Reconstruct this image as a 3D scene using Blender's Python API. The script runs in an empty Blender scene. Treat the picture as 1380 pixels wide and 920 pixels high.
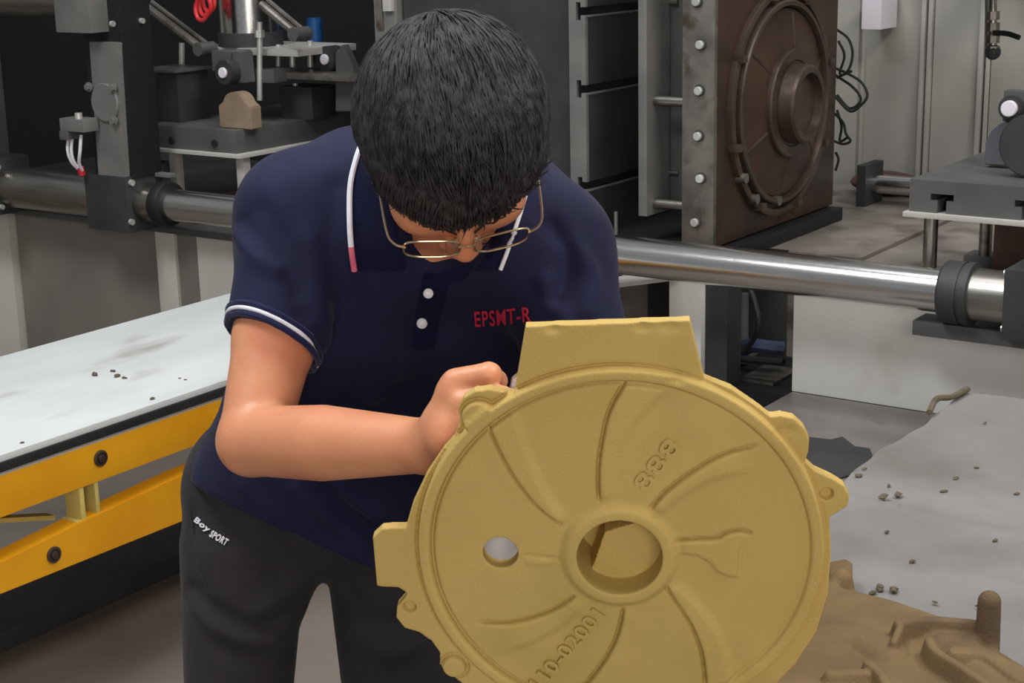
import bpy, bmesh, math, random
import numpy as np
from mathutils import Vector, Matrix, Euler
from mathutils.bvhtree import BVHTree
import openvdb
from math import sin, cos, pi, radians, sqrt, atan2

S = bpy.context.scene
COL = S.collection
random.seed(4)
RNG = np.random.default_rng(4)

# ------------------------------------------------------------------ camera
FPX, CX, CY = 2200.0, 690.0, 460.0
PIT, RHO, YAW = radians(14.5), radians(1.27), radians(35)
CAM = np.array([0, 0, 1.6])
_fh = np.array([-sin(YAW), cos(YAW), 0.0]); _r0 = np.array([cos(YAW), sin(YAW), 0.0]); _z = np.array([0, 0, 1.0])
FWD = _fh * cos(PIT) - _z * sin(PIT)
_u0 = _fh * sin(PIT) + _z * cos(PIT)
RGT = cos(RHO) * _r0 - sin(RHO) * _u0
UPV = sin(RHO) * _r0 + cos(RHO) * _u0
cd = bpy.data.cameras.new('camera'); cam = bpy.data.objects.new('camera', cd); COL.objects.link(cam)
cd.sensor_fit = 'HORIZONTAL'; cd.sensor_width = 36.0; cd.lens = FPX / 1380 * 36.0
cd.clip_start = 0.05; cd.clip_end = 100
cam.matrix_world = Matrix(((RGT[0], UPV[0], -FWD[0], CAM[0]), (RGT[1], UPV[1], -FWD[1], CAM[1]), (RGT[2], UPV[2], -FWD[2], CAM[2]), (0, 0, 0, 1)))
S.camera = cam

# ------------------------------------------------------------------ light
S.view_settings.view_transform = 'Standard'; S.view_settings.look = 'None'
S.view_settings.gamma = 1.0; S.view_settings.use_curve_mapping = False
S.view_settings.exposure = 0.0
w = bpy.data.worlds.new('hall_air'); S.world = w; w.use_nodes = True
w.node_tree.nodes['Background'].inputs[0].default_value = (0.84, 0.88, 0.95, 1)
w.node_tree.nodes['Background'].inputs[1].default_value = 0.26

def area(name, loc, target, sx, sy, power, color):
    l = bpy.data.lights.new(name, 'AREA'); l.shape = 'RECTANGLE'; l.size = sx; l.size_y = sy
    l.energy = power; l.color = color
    o = bpy.data.objects.new(name, l); COL.objects.link(o); o.location = loc
    d = Vector(target) - Vector(loc); o.rotation_euler = d.to_track_quat('-Z', 'Y').to_euler()
    return o
area('hall_lamp', (-2.6, 0.2, 5.0), (-1.6, 1.6, 0.8), 2.2, 1.0, 145, (0.93, 0.97, 1.0))
area('hall_lamp', (1.6, 2.2, 5.0), (-0.6, 2.0, 0.8), 2.2, 1.0, 130, (1.0, 0.97, 0.93))
area('hall_lamp', (-1.6, 2.9, 5.2), (-1.6, 3.0, 0.8), 2.6, 0.6, 60, (0.98, 0.98, 1.0))
area('open_gate_daylight', (3.0, -3.2, 2.3), (-0.9, 1.6, 0.9), 3.0, 2.6, 150, (1.0, 0.97, 0.92))

# ------------------------------------------------------------------ pixel helpers
def ray(x, y): return FWD + RGT * ((x - CX) / FPX) - UPV * ((y - CY) / FPX)
def D(x, y, d): return CAM + ray(x, y) * d
def PX(x, y, v): r = ray(x, y); return CAM + r * ((v - CAM[0]) / r[0])
def PY(x, y, v): r = ray(x, y); return CAM + r * ((v - CAM[1]) / r[1])
def PZ(x, y, v): r = ray(x, y); return CAM + r * ((v - CAM[2]) / r[2])

# ------------------------------------------------------------------ materials
def srgb(r, g, b):
    f = lambda c: (c / 255 / 12.92) if c / 255 <= 0.04045 else ((c / 255 + 0.055) / 1.055) ** 2.4
    return (f(r), f(g), f(b), 1)

def mat(name, c1, c2=None, scale=8.0, rough=0.5, metal=0.0, bump=0.0, bscale=60.0, detail=5.0, lo=0.35, hi=0.65, spec=0.5,
        stretch=None, sss=0.0, sheen=0.0, c3=None, c3scale=3.0, c3lo=0.6, c3hi=0.75):
    m = bpy.data.materials.new(name); m.use_nodes = True
    nt = m.node_tree; n = nt.nodes; L = nt.links
    b = n['Principled BSDF']
    b.inputs['Roughness'].default_value = rough; b.inputs['Metallic'].default_value = metal
    b.inputs['Specular IOR Level'].default_value = spec
    if sss:
        b.inputs['Subsurface Weight'].default_value = sss
        b.inputs['Subsurface Radius'].default_value = (0.9, 0.35, 0.2); b.inputs['Subsurface Scale'].default_value = 0.008
    if sheen:
        b.inputs['Sheen Weight'].default_value = sheen; b.inputs['Sheen Roughness'].default_value = 0.4
    tc = n.new('ShaderNodeTexCoord'); src = tc.outputs['Object']
    if stretch:
        mp = n.new('ShaderNodeMapping'); mp.inputs['Scale'].default_value = stretch
        L.new(src, mp.inputs['Vector']); src = mp.outputs['Vector']
    out = None
    if c2:
        t = n.new('ShaderNodeTexNoise'); t.inputs['Scale'].default_value = scale; t.inputs['Detail'].default_value = detail
        L.new(src, t.inputs['Vector'])
        r = n.new('ShaderNodeValToRGB'); r.color_ramp.elements[0].position = lo; r.color_ramp.elements[1].position = hi
        r.color_ramp.elements[0].color = c1; r.color_ramp.elements[1].color = c2
        L.new(t.outputs['Fac'], r.inputs['Fac']); out = r.outputs['Color']
        if c3:
            t3 = n.new('ShaderNodeTexNoise'); t3.inputs['Scale'].default_value = c3scale; t3.inputs['Detail'].default_value = 4
            L.new(src, t3.inputs['Vector'])
            r3 = n.new('ShaderNodeMapRange'); r3.inputs['From Min'].default_value = c3lo; r3.inputs['From Max'].default_value = c3hi
            L.new(t3.outputs['Fac'], r3.inputs['Value'])
            mx = n.new('ShaderNodeMix'); mx.data_type = 'RGBA'
            L.new(r3.outputs['Result'], mx.inputs['Factor']); L.new(out, mx.inputs['A']); mx.inputs['B'].default_value = c3
            out = mx.outputs['Result']
        L.new(out, b.inputs['Base Color'])
    else:
        b.inputs['Base Color'].default_value = c1
    if bump:
        t2 = n.new('ShaderNodeTexNoise'); t2.inputs['Scale'].default_value = bscale; t2.inputs['Detail'].default_value = 4
        L.new(src, t2.inputs['Vector'])
        bp = n.new('ShaderNodeBump'); bp.inputs['Strength'].default_value = bump; bp.inputs['Distance'].default_value = 0.004
        L.new(t2.outputs['Fac'], bp.inputs['Height']); L.new(bp.outputs['Normal'], b.inputs['Normal'])
    return m

M = {}
M['dark_paint'] = mat('dark_paint', srgb(46, 46, 48), srgb(60, 59, 58), 6, 0.55, 0.0, 0.15, 90)
M['black_paint'] = mat('black_paint', srgb(18, 18, 20), srgb(25, 24, 26), 5, 0.6, 0.0, 0.1, 80)
M['grey_paint'] = mat('grey_paint', srgb(78, 77, 75), srgb(90, 88, 86), 7, 0.5, 0.0, 0.12, 90)
M['strip_grey'] = mat('strip_grey', srgb(108, 106, 103), srgb(122, 119, 115), 9, 0.5, 0.1, 0.12, 90)
M['chrome'] = mat('chrome', srgb(206, 204, 200), srgb(222, 220, 216), 30, 0.21, 1.0, 0.03, 200, stretch=(0.3, 6, 6))
M['dull_chrome'] = mat('dull_chrome', srgb(140, 136, 128), srgb(170, 166, 158), 10, 0.34, 1.0, 0.08, 120, stretch=(0.5, 5, 5))
M['steel'] = mat('steel', srgb(118, 112, 106), srgb(150, 144, 136), 14, 0.42, 0.75, 0.15, 90, c3=srgb(96, 84, 72), c3scale=16, c3lo=0.55, c3hi=0.7)
M['bolt_steel'] = mat('bolt_steel', srgb(215, 212, 206), srgb(232, 230, 225), 20, 0.3, 0.6)
M['rust'] = mat('rust', srgb(66, 49, 40), srgb(84, 62, 49), 7, 0.45, 0.3, 0.25, 60, c3=srgb(48, 40, 37), c3scale=4, c3lo=0.5, c3hi=0.7)
M['rust_worn'] = mat('rust_worn', srgb(72, 59, 52), srgb(92, 77, 67), 9, 0.4, 0.45, 0.2, 70)
M['white_paint'] = mat('white_paint', srgb(216, 213, 206), srgb(226, 224, 219), 4, 0.5, 0.0, 0.08, 60, c3=srgb(168, 152, 134), c3scale=2.6, c3lo=0.58, c3hi=0.78)
M['cream_paint'] = mat('cream_paint', srgb(200, 196, 184), srgb(212, 208, 198), 4, 0.55, 0.0, 0.06, 60)
M['base_grey'] = mat('base_grey', srgb(124, 118, 110), srgb(140, 134, 125), 3, 0.5, 0.0, 0.06, 60)
M['deck'] = mat('deck', srgb(112, 106, 103), srgb(134, 127, 122), 5, 0.45, 0.2, 0.2, 80, c3=srgb(80, 72, 68), c3scale=5)
M['bed_top'] = mat('bed_top', srgb(120, 112, 104), srgb(150, 142, 134), 6, 0.5, 0.1, 0.2, 70, c3=srgb(78, 66, 60), c3scale=7, c3lo=0.5)
M['dark_red'] = mat('dark_red', srgb(104, 74, 68), srgb(124, 90, 82), 8, 0.6, 0.1, 0.25, 70)
M['sheet_top'] = mat('sheet_top', srgb(206, 209, 207), srgb(222, 224, 221), 5, 0.5, 0.0, 0.12, 26, c3=srgb(170, 168, 158), c3scale=6, c3lo=0.58, c3hi=0.74, stretch=(1, 0.4, 1))
M['sheet_grey'] = mat('sheet_grey', srgb(170, 165, 161), srgb(184, 180, 177), 5, 0.5, 0.0, 0.14, 20, c3=srgb(152, 142, 135), c3scale=4, c3lo=0.52, c3hi=0.75)
M['yellow'] = mat('yellow_paint', srgb(222, 150, 10), srgb(232, 164, 20), 5, 0.42, 0.0, 0.1, 60, c3=srgb(188, 136, 62), c3scale=4, c3lo=0.6, c3hi=0.75)
M['yellow_worn'] = mat('yellow_worn', srgb(196, 176, 96), srgb(214, 192, 110), 12, 0.5)
M['rubber'] = mat('rubber', srgb(24, 24, 25), srgb(34, 33, 33), 10, 0.7)
M['floor'] = mat('floor_concrete', srgb(106, 97, 89), srgb(122, 112, 103), 2.4, 0.55, 0.0, 0.18, 60, c3=srgb(94, 87, 80), c3scale=1.2)
M['wall_panel'] = mat('wall_panel', srgb(158, 154, 146), srgb(176, 172, 165), 2.2, 0.6, 0.0, 0.05, 30, stretch=(2, 2, 0.4))
M['wall_trim'] = mat('wall_trim', srgb(176, 172, 165), srgb(188, 184, 178), 4, 0.5)
M['sand'] = mat('resin_sand', srgb(192, 160, 90), srgb(202, 171, 100), 5, 0.75, 0.0, 0.22, 420, c3=srgb(180, 154, 84), c3scale=6, c3lo=0.5, c3hi=0.7, spec=0.3)
M['sand_dark'] = mat('resin_sand_dark', srgb(106, 86, 58), srgb(130, 106, 70), 6, 0.8, 0.0, 0.3, 300, c3=srgb(92, 74, 54), c3scale=7, c3lo=0.5, c3hi=0.68, spec=0.3)
M['tan_block'] = mat('tan_block', srgb(132, 112, 92), srgb(150, 128, 106), 12, 0.7, 0.0, 0.2, 120)
M['crumb'] = mat('sand_crumb', srgb(84, 74, 58), srgb(104, 92, 72), 80, 0.9)
M['skin'] = mat('skin', srgb(215, 143, 104), srgb(226, 157, 116), 9, 0.45, 0.0, 0.1, 260, sss=0.18, c3=srgb(204, 124, 90), c3scale=12, c3lo=0.5, c3hi=0.75)
M['lip'] = mat('lip', srgb(190, 110, 100), srgb(200, 120, 108), 30, 0.4, sss=0.15)
M['hair'] = mat('hair', srgb(32, 30, 32), srgb(62, 60, 62), 90, 0.56, 0.0, 0.0, spec=0.28)
M['navy'] = mat('navy_knit', srgb(24, 25, 52), srgb(29, 30, 60), 12, 0.82, 0.0, 0.22, 700, sheen=0.05, spec=0.25)
M['collar'] = mat('collar_knit', srgb(27, 29, 64), srgb(32, 34, 72), 20, 0.82, 0.0, 0.25, 600, sheen=0.12, spec=0.25)
M['piping'] = mat('white_piping', srgb(228, 226, 234), srgb(238, 236, 242), 40, 0.8)
M['pink'] = mat('pink_piping', srgb(214, 96, 122), srgb(226, 120, 140), 40, 0.8)
M['red_thread'] = mat('red_thread', srgb(188, 26, 56), srgb(206, 40, 70), 200, 0.7)
M['button'] = mat('button', srgb(222, 220, 222), None, rough=0.35)
M['trouser'] = mat('trouser', srgb(44, 40, 43), srgb(52, 47, 50), 9, 0.85, 0.0, 0.25, 500, sheen=0.05, spec=0.25)
M['print_white'] = mat('print_white', srgb(232, 226, 232), None, rough=0.6)
M['gold'] = mat('gold_wire', srgb(206, 186, 150), srgb(224, 206, 172), 30, 0.25, 0.9)
M['glove'] = mat('white_cotton', srgb(244, 243, 245), srgb(250, 249, 250), 30, 0.9, 0.0, 0.3, 500)
M['red_hose'] = mat('red_hose', srgb(206, 40, 46), srgb(222, 60, 62), 20, 0.4)
M['blue'] = mat('blue_plastic', srgb(12, 60, 110), srgb(18, 74, 130), 20, 0.45)
M['dark_blue'] = mat('dark_blue_hose', srgb(46, 52, 78), srgb(58, 64, 90), 20, 0.5)
M['shoe'] = mat('shoe', srgb(32, 31, 33), srgb(42, 40, 42), 30, 0.6)
M['blue_grey'] = mat('blue_grey_paint', srgb(88, 89, 94), srgb(98, 99, 104), 8, 0.5, 0.05, 0.1, 90)
gl = bpy.data.materials.new('clear_lens'); gl.use_nodes = True
_b = gl.node_tree.nodes['Principled BSDF']; _b.inputs['Transmission Weight'].default_value = 1.0; _b.inputs['Roughness'].default_value = 0.02; _b.inputs['IOR'].default_value = 1.05
M['lens'] = gl

# ------------------------------------------------------------------ mesh helpers
def tag(o, label=None, cat=None, group=None, kind=None):
    if label: o['label'] = label
    if cat: o['category'] = cat
    if group: o['group'] = group
    if kind: o['kind'] = kind
    return o

def empty(name, loc, label, cat, group=None):
    o = bpy.data.objects.new(name, None); COL.objects.link(o); o.location = Vector(loc); o.empty_display_size = 0.05
    return tag(o, label, cat, group)

def origin_of(o):
    v = Vector((0, 0, 0))
    while o: v = v + Vector(o.location); o = o.parent
    return v

def link(name, me, m, parent=None, loc=None):
    """mesh in world coordinates -> object whose origin is its parent's (or loc)"""
    o = bpy.data.objects.new(name, me); COL.objects.link(o)
    base = origin_of(parent) if parent else Vector(loc if loc is not None else (0, 0, 0))
    me.transform(Matrix.Translation(-base))
    if parent: o.parent = parent
    else: o.location = base
    if m is not None: me.materials.append(m)
    return o

class MB:
    def __init__(s): s.bm = bmesh.new()
    def box(s, x0, x1, y0, y1, z0, z1, rot=None, bev=0.0):
        t = bmesh.new(); bmesh.ops.create_cube(t, size=1.0)
        c = Vector(((x0 + x1) / 2, (y0 + y1) / 2, (z0 + z1) / 2))
        mtx = Matrix.Diagonal((abs(x1 - x0), abs(y1 - y0), abs(z1 - z0), 1))
        bmesh.ops.transform(t, matrix=mtx, verts=t.verts)
        if bev: bmesh.ops.bevel(t, geom=t.edges[:], offset=bev, segments=2, affect='EDGES', profile=0.7)
        r = Matrix.Translation(c) @ (rot.to_4x4() if rot else Matrix.Identity(4))
        bmesh.ops.transform(t, matrix=r, verts=t.verts); s._join(t); return s
    def _join(s, t):
        me = bpy.data.meshes.new('_t'); t.to_mesh(me); t.free(); s.bm.from_mesh(me); bpy.data.meshes.remove(me)
    def cyl(s, a, b, r, r2=None, n=24, bev=0.0):
        a, b = Vector(a), Vector(b); d = b - a
        t = bmesh.new(); bmesh.ops.create_cone(t, cap_ends=True, segments=n, radius1=r, radius2=r if r2 is None else r2, depth=d.length)
        if bev: bmesh.ops.bevel(t, geom=[e for e in t.edges if len(e.link_faces) == 2 and any(len(f.verts) > 4 for f in e.link_faces)], offset=bev, segments=2, affect='EDGES')
        bmesh.ops.transform(t, matrix=Matrix.Translation((a + b) / 2) @ d.to_track_quat('Z', 'Y').to_matrix().to_4x4(), verts=t.verts)
        s._join(t); return s
    def lathe(s, origin, axis, prof, n=48):
        """prof: list of (distance along axis, radius)"""
        ax = Vector(axis).normalized(); q = ax.to_track_quat('Z', 'Y').to_matrix()
        vs = []; o = Vector(origin)
        for h, r in prof:
            vs.append([s.bm.verts.new(o + q @ Vector((r * cos(2 * pi * i / n), r * sin(2 * pi * i / n), h))) for i in range(n)])
        for a, b in zip(vs, vs[1:]):
            for i in range(n): s.bm.faces.new((a[i], a[(i + 1) % n], b[(i + 1) % n], b[i]))
        s.bm.faces.new(list(reversed(vs[0]))); s.bm.faces.new(vs[-1]); return s
    def tube(s, pts, r, n=8, r_end=None):
        pts = [Vector(p) for p in pts]; rings = []; up = None
        for i, p in enumerate(pts):
            d = (pts[min(i + 1, len(pts) - 1)] - pts[max(i - 1, 0)]).normalized()
            if up is None: up = d.orthogonal().normalized()
            up = (up - d * up.dot(d)).normalized(); sd = d.cross(up)
            rr = r if r_end is None else r + (r_end - r) * i / (len(pts) - 1)
            rings.append([s.bm.verts.new(p + (up * cos(2 * pi * k / n) + sd * sin(2 * pi * k / n)) * rr) for k in range(n)])
        for a, b in zip(rings, rings[1:]):
            for k in range(n): s.bm.faces.new((a[k], a[(k + 1) % n], b[(k + 1) % n], b[k]))
        s.bm.faces.new(list(reversed(rings[0]))); s.bm.faces.new(rings[-1]); return s
    def prism(s, poly, vec, bev=0.0):
        t = bmesh.new(); vs = [t.verts.new(Vector(p)) for p in poly]; f = t.faces.new(vs)
        r = bmesh.ops.extrude_face_region(t, geom=[f]); ev = [e for e in r['geom'] if isinstance(e, bmesh.types.BMVert)]
        bmesh.ops.translate(t, vec=Vector(vec), verts=ev)
        bmesh.ops.recalc_face_normals(t, faces=t.faces[:])
        if bev: bmesh.ops.bevel(t, geom=t.edges[:], offset=bev, segments=2, affect='EDGES')
        s._join(t); return s
    def ball(s, c, r, sc=(1, 1, 1), n=16):
        t = bmesh.new(); bmesh.ops.create_uvsphere(t, u_segments=n, v_segments=max(6, n // 2), radius=r)
        bmesh.ops.transform(t, matrix=Matrix.Translation(Vector(c)) @ Matrix.Diagonal((*sc, 1)), verts=t.verts); s._join(t); return s
    def build(s, name, m, parent=None, loc=None, angle=35, smooth=True):
        bmesh.ops.recalc_face_normals(s.bm, faces=s.bm.faces[:])
        me = bpy.data.meshes.new(name); s.bm.to_mesh(me); s.bm.free()
        if smooth:
            me.shade_smooth(); me.set_sharp_from_angle(angle=radians(angle))
        return link(name, me, m, parent, loc)

def curve_pts(pts, n=24):
    """Catmull-Rom through pts"""
    P = [np.array(p, float) for p in pts]; P = [2 * P[0] - P[1]] + P + [2 * P[-1] - P[-2]]
    out = []; segs = len(P) - 3; per = max(2, n // segs)
    for i in range(segs):
        a, b, c, d = P[i:i + 4]
        for k in range(per):
            t = k / per
            out.append(0.5 * ((2 * b) + (c - a) * t + (2 * a - 5 * b + 4 * c - d) * t * t + (3 * b - a - 3 * c + d) * t ** 3))
    out.append(P[-2]); return out

# ------------------------------------------------------------------ sculpting volumes
class Vol:
    BIG = 0.06
    def __init__(s, lo, hi, h):
        s.lo = np.array(lo, float); s.h = h
        s.n = np.ceil((np.array(hi, float) - s.lo) / h).astype(int) + 1
        s.a = np.full(s.n, s.BIG, np.float32)
    def sub(s, lo, hi):
        i0 = np.clip(np.floor((np.asarray(lo) - s.lo) / s.h).astype(int), 0, s.n)
        i1 = np.clip(np.ceil((np.asarray(hi) - s.lo) / s.h).astype(int) + 1, 0, s.n)
        sl = tuple(slice(a, b) for a, b in zip(i0, i1))
        g = [(np.arange(a, b, dtype=np.float32) * s.h + s.lo[k]).astype(np.float32) for k, (a, b) in enumerate(zip(i0, i1))]
        return sl, g[0][:, None, None], g[1][None, :, None], g[2][None, None, :]
    def put(s, fn, lo, hi, k=0.0, mode='u'):
        pad = 0.05 + k
        sl, x, y, z = s.sub(np.asarray(lo) - pad, np.asarray(hi) + pad)
        if s.a[sl].size == 0: return
        d = fn(x, y, z); a = s.a[sl]
        if mode == 'c': d = -d
        if mode == 'u':
            if k > 0:
                h = np.maximum(k - np.abs(a - d), 0) / k; r = np.minimum(a, d) - h * h * k * 0.25
            else: r = np.minimum(a, d)
        else:
            if k > 0:
                h = np.maximum(k - np.abs(a - d), 0) / k; r = np.maximum(a, d) + h * h * k * 0.25
            else: r = np.maximum(a, d)
        s.a[sl] = r
    def cone(s, a, b, r1, r2, k=0.0, mode='u', flat=None):
        """tapered limb; flat=(direction, factor): thickness along direction scaled by factor"""
        a = np.asarray(a, float); b = np.asarray(b, float); R = max(r1, r2)
        lo = np.minimum(a, b) - R; hi = np.maximum(a, b) + R
        if flat is None:
            ba = b - a; L2 = float(ba @ ba) or 1e-9
            def fn(x, y, z):
                px, py, pz = x - a[0], y - a[1], z - a[2]
                t = np.clip((px * ba[0] + py * ba[1] + pz * ba[2]) / L2, 0, 1)
                return np.sqrt((px - t * ba[0]) ** 2 + (py - t * ba[1]) ** 2 + (pz - t * ba[2]) ** 2) - (r1 + (r2 - r1) * t)
        else:
            f, fac = np.asarray(flat[0], float), flat[1]; g = 1 / fac - 1
            ba = b - a; ba2 = ba + f * (ba @ f) * g; L2 = float(ba2 @ ba2) or 1e-9
            def fn(x, y, z):
                px, py, pz = x - a[0], y - a[1], z - a[2]
                q = (px * f[0] + py * f[1] + pz * f[2]) * g
                px, py, pz = px + q * f[0], py + q * f[1], pz + q * f[2]
                t = np.clip((px * ba2[0] + py * ba2[1] + pz * ba2[2]) / L2, 0, 1)
                return (np.sqrt((px - t * ba2[0]) ** 2 + (py - t * ba2[1]) ** 2 + (pz - t * ba2[2]) ** 2) - (r1 + (r2 - r1) * t)) * min(1, fac)
        s.put(fn, lo, hi, k, mode)
    def ell(s, c, axes, rad, k=0.0, mode='u'):
        c = np.asarray(c, float); A = [np.asarray(v, float) for v in axes]; R = max(rad)
        def fn(x, y, z):
            px, py, pz = x - c[0], y - c[1], z - c[2]; k0 = 0; k1 = 0
            for v, r in zip(A, rad):
                q = px * v[0] + py * v[1] + pz * v[2]; k0 = k0 + (q / r) ** 2; k1 = k1 + (q / r ** 2) ** 2
            k0 = np.sqrt(k0); k1 = np.sqrt(k1) + 1e-6
            return k0 * (k0 - 1) / k1
        s.put(fn, c - R, c + R, k, mode)
    def half(s, p, n, k=0.0):
        """keep the side n points away from"""
        p = np.asarray(p, float); n = np.asarray(n, float); n = n / np.linalg.norm(n)
        hi = s.lo + s.n * s.h
        s.put(lambda x, y, z: (x - p[0]) * n[0] + (y - p[1]) * n[1] + (z - p[2]) * n[2], s.lo, hi, k, 'i')
    def mesh(s, name, smooth=2):
        s.a[0], s.a[-1], s.a[:, 0], s.a[:, -1], s.a[:, :, 0], s.a[:, :, -1] = (s.BIG,) * 6
        g = openvdb.FloatGrid(); g.copyFromArray(np.minimum(s.a, s.BIG).astype(np.float32))
        r = g.convertToPolygons(isovalue=0.0, adaptivity=0.0)
        pts, quads = (r[0], r[-1])
        pts = np.asarray(pts, float) * s.h + s.lo
        me = bpy.data.meshes.new(name)
        me.from_pydata(pts.tolist(), [], np.asarray(quads)[:, ::-1].tolist()); me.update()
        bm = bmesh.new(); bm.from_mesh(me)
        # keep the one largest connected piece
        bm.verts.ensure_lookup_table(); seen = set(); best = []
        for v in bm.verts:
            if v.index in seen: continue
            st = [v]; comp = []; seen.add(v.index)
            while st:
                u = st.pop(); comp.append(u)
                for e in u.link_edges:
                    o = e.other_vert(u)
                    if o.index not in seen: seen.add(o.index); st.append(o)
            if len(comp) > len(best): best = comp
        keep = set(v.index for v in best)
        bmesh.ops.delete(bm, geom=[v for v in bm.verts if v.index not in keep], context='VERTS')
        for _ in range(smooth): bmesh.ops.smooth_vert(bm, verts=bm.verts, factor=0.5, use_axis_x=True, use_axis_y=True, use_axis_z=True)
        if bm.calc_volume(signed=True) < 0: bmesh.ops.reverse_faces(bm, faces=bm.faces[:])
        bm.to_mesh(me); bm.free(); me.shade_smooth(); return me

def bvh_of(me):
    return BVHTree.FromPolygons([v.co.copy() for v in me.vertices], [tuple(p.vertices) for p in me.polygons])

def text_mesh(txt, size, depth, name, bold=0.0, xs=1.0):
    c = bpy.data.curves.new('_f', 'FONT'); c.body = txt; c.size = size; c.extrude = depth; c.offset = bold
    c.align_x = 'CENTER'; c.align_y = 'CENTER'; c.resolution_u = 3; c.space_character = 1.12
    o = bpy.data.objects.new('_f', c); COL.objects.link(o)
    dg = bpy.context.evaluated_depsgraph_get()
    me = bpy.data.meshes.new_from_object(o.evaluated_get(dg)); me.name = name
    bpy.data.objects.remove(o); bpy.data.curves.remove(c)
    if xs != 1.0: me.transform(Matrix.Diagonal((xs, 1, 1, 1)))
    return me

# ================================================================== setting
def struct(o): o['kind'] = 'structure'; return o
struct(MB().box(-9, 4, -4, 5.4, -0.1, 0.0).build('floor', M['floor']))
struct(MB().box(-9.1, -9, -4, 5.4, 0.0, 3.2).build('wall_side', M['wall_panel']))
wall = struct(MB().box(-2.62, 2.5, 5.26, 5.36, 0.0, 3.2).build('wall_back', M['wall_panel']))
for xa, xb, yo in ((-2.60, -2.215, 0.0), (-2.195, -1.995, 0.015), (-1.955, -1.80, 0.0), (-1.755, -1.30, -0.02), (-1.27, -0.8, -0.02), (-0.77, -0.3, -0.02)):
    MB().box(xa, xb, 5.235 + yo, 5.27, 0.01, 3.1, bev=0.006).build('panel', M['wall_panel'], wall)
for i, (x, wd) in enumerate(((-1.975, 0.018), (-1.778, 0.02), (-1.285, 0.012))):
    struct(MB().box(x - wd, x - wd * 0.2, 5.215, 5.27, 0.0, 3.1, bev=0.003).box(x + wd * 0.2, x + wd, 5.22, 5.27, 0.0, 3.1, bev=0.003).build('trim_%d' % (i + 1), M['wall_trim']))
M['void_shade'] = mat('void_shade_black', srgb(12, 12, 14), srgb(17, 17, 19), 4, 0.8)  # near-black colour that paints in the shade of dark voids
struct(MB().box(-8.99, -2.64, 4.95, 5.05, 0.0, 3.2).build('wall_left', M['void_shade']))  # wall coloured near-black to stand for the unlit void behind the machine
# top cross beam over the open mould space
o = MB().box(-1.98, 0.6, 4.60, 4.72, 1.352, 1.50, bev=0.004).build('cross_beam', M['black_paint'], loc=(-0.7, 4.66, 1.35))
tag(o, 'black steel cross beam along the top above the pale back wall', 'beam')
for x in (0.5,):
    MB().box(x - 0.05, x + 0.05, 4.60, 4.72, 0.0, 1.352).build('post', M['black_paint'], o)

# ================================================================== machine bed and base
YB, ZB = 3.53, 0.76                      # axis of the lower front tie bar
bed = empty('machine_bed', (-1.1, 3.65, 0), 'white painted machine bed with grey top behind the long chrome bar', 'machine bed')
MB().box(-1.69, -0.3, 3.66, 5.2, 0.0, 0.69).build('body', M['bed_top'], bed)
MB().box(-1.692, -0.3, 3.642, 3.668, 0.432, 0.70, bev=0.003).build('front_panel', M['white_paint'], bed, )
MB().box(-1.64, -1.36, 3.70, 3.93, 0.69, 0.712, bev=0.004).build('cover_plate', M['white_paint'], bed)
MB().box(-2.5, -1.692, 4.05, 5.2, 0.0, 0.70).build('body', M['bed_top'], bed)
MB().box(-1.98, -1.70, 3.70, 4.06, 0.0, 0.40).build('recess_floor', M['black_paint'], bed)
MB().box(-2.10, -1.90, 4.05, 4.06, 0.40, 0.7).build('recess_back', M['dark_paint'], bed)
o = MB().box(-1.69, -0.3, 2.86, 3.64, 0.395, 0.432, bev=0.003).build('deck_plate', M['deck'], bed)
MB().box(-1.66, -0.33, 2.90, 3.62, 0.0, 0.395).build('plinth', M['dark_paint'], bed)
MB().box(-2.045, -1.95, 3.64, 3.72, 0.0, 0.70, bev=0.003).build('post', M['white_paint'], bed)
MB().box(-1.948, -1.885, 3.66, 3.74, 0.0, 0.70, bev=0.003).build('post', M['dark_paint'], bed)
MB().prism([(-2.26, 3.60, 0.648), (-2.015, 3.60, 0.70), (-2.015, 3.60, 0.69), (-2.26, 3.60, 0.636)], (0, 0.3, 0)).build('cover_plate', M['wall_trim'], bed)
MB().box(-2.26, -2.05, 3.90, 4.06, 0.0, 0.64).build('recess_back', M['black_paint'], bed)
# hoses in the dark recess under the bar
def cable(name, pts, r, m, label, cat, group=None, n=28):
    o = MB().tube(curve_pts(pts, n), r, 8).build(name, m, loc=tuple(pts[0])); return tag(o, label, cat, group)
cable('hose', [PY(1008, 380, 3.83), PY(1018, 410, 3.79), PY(1022, 440, 3.78), PY(1005, 470, 3.79), PY(962, 494, 3.77)], 0.007, M['rubber'], 'black rubber hose curling down in the dark recess under the bar', 'hose')
cable('hose', [PY(992, 480, 3.86), PY(1010, 466, 3.84), PY(1036, 468, 3.85), PY(1056, 470, 3.87)], 0.020, M['dark_blue'], 'thick dull blue hose lying across the recess under the bar', 'hose')
cable('hose', [PY(975, 474, 3.76), PY(990, 482, 3.76), PY(1030, 486, 3.76), PY(1056, 488, 3.76)], 0.010, M['rubber'], 'thin black hose lying under the dull blue hose', 'hose')
o = MB().cyl(PY(1002, 395, 3.9), PY(1002, 488, 3.9), 0.014).build('pipe', M['grey_paint'], loc=PY(1002, 488, 3.9)); tag(o, 'grey upright pipe inside the dark recess under the bar', 'pipe')
o = MB().cyl(PY(994, 388, 3.97), PY(994, 478, 3.97), 0.02).build('pipe', M['rubber'], loc=PY(994, 478, 3.97)); tag(o, 'black upright pipe behind the grey one in the recess', 'pipe')
o = MB().box(-1.90, -1.80, 3.76, 3.92, 0.4008, 0.408).build('steel_plate', M['steel'], loc=(-1.85, 3.8, 0.40)); tag(o, 'small pale steel plate on the recess floor under the hoses', 'plate')

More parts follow.
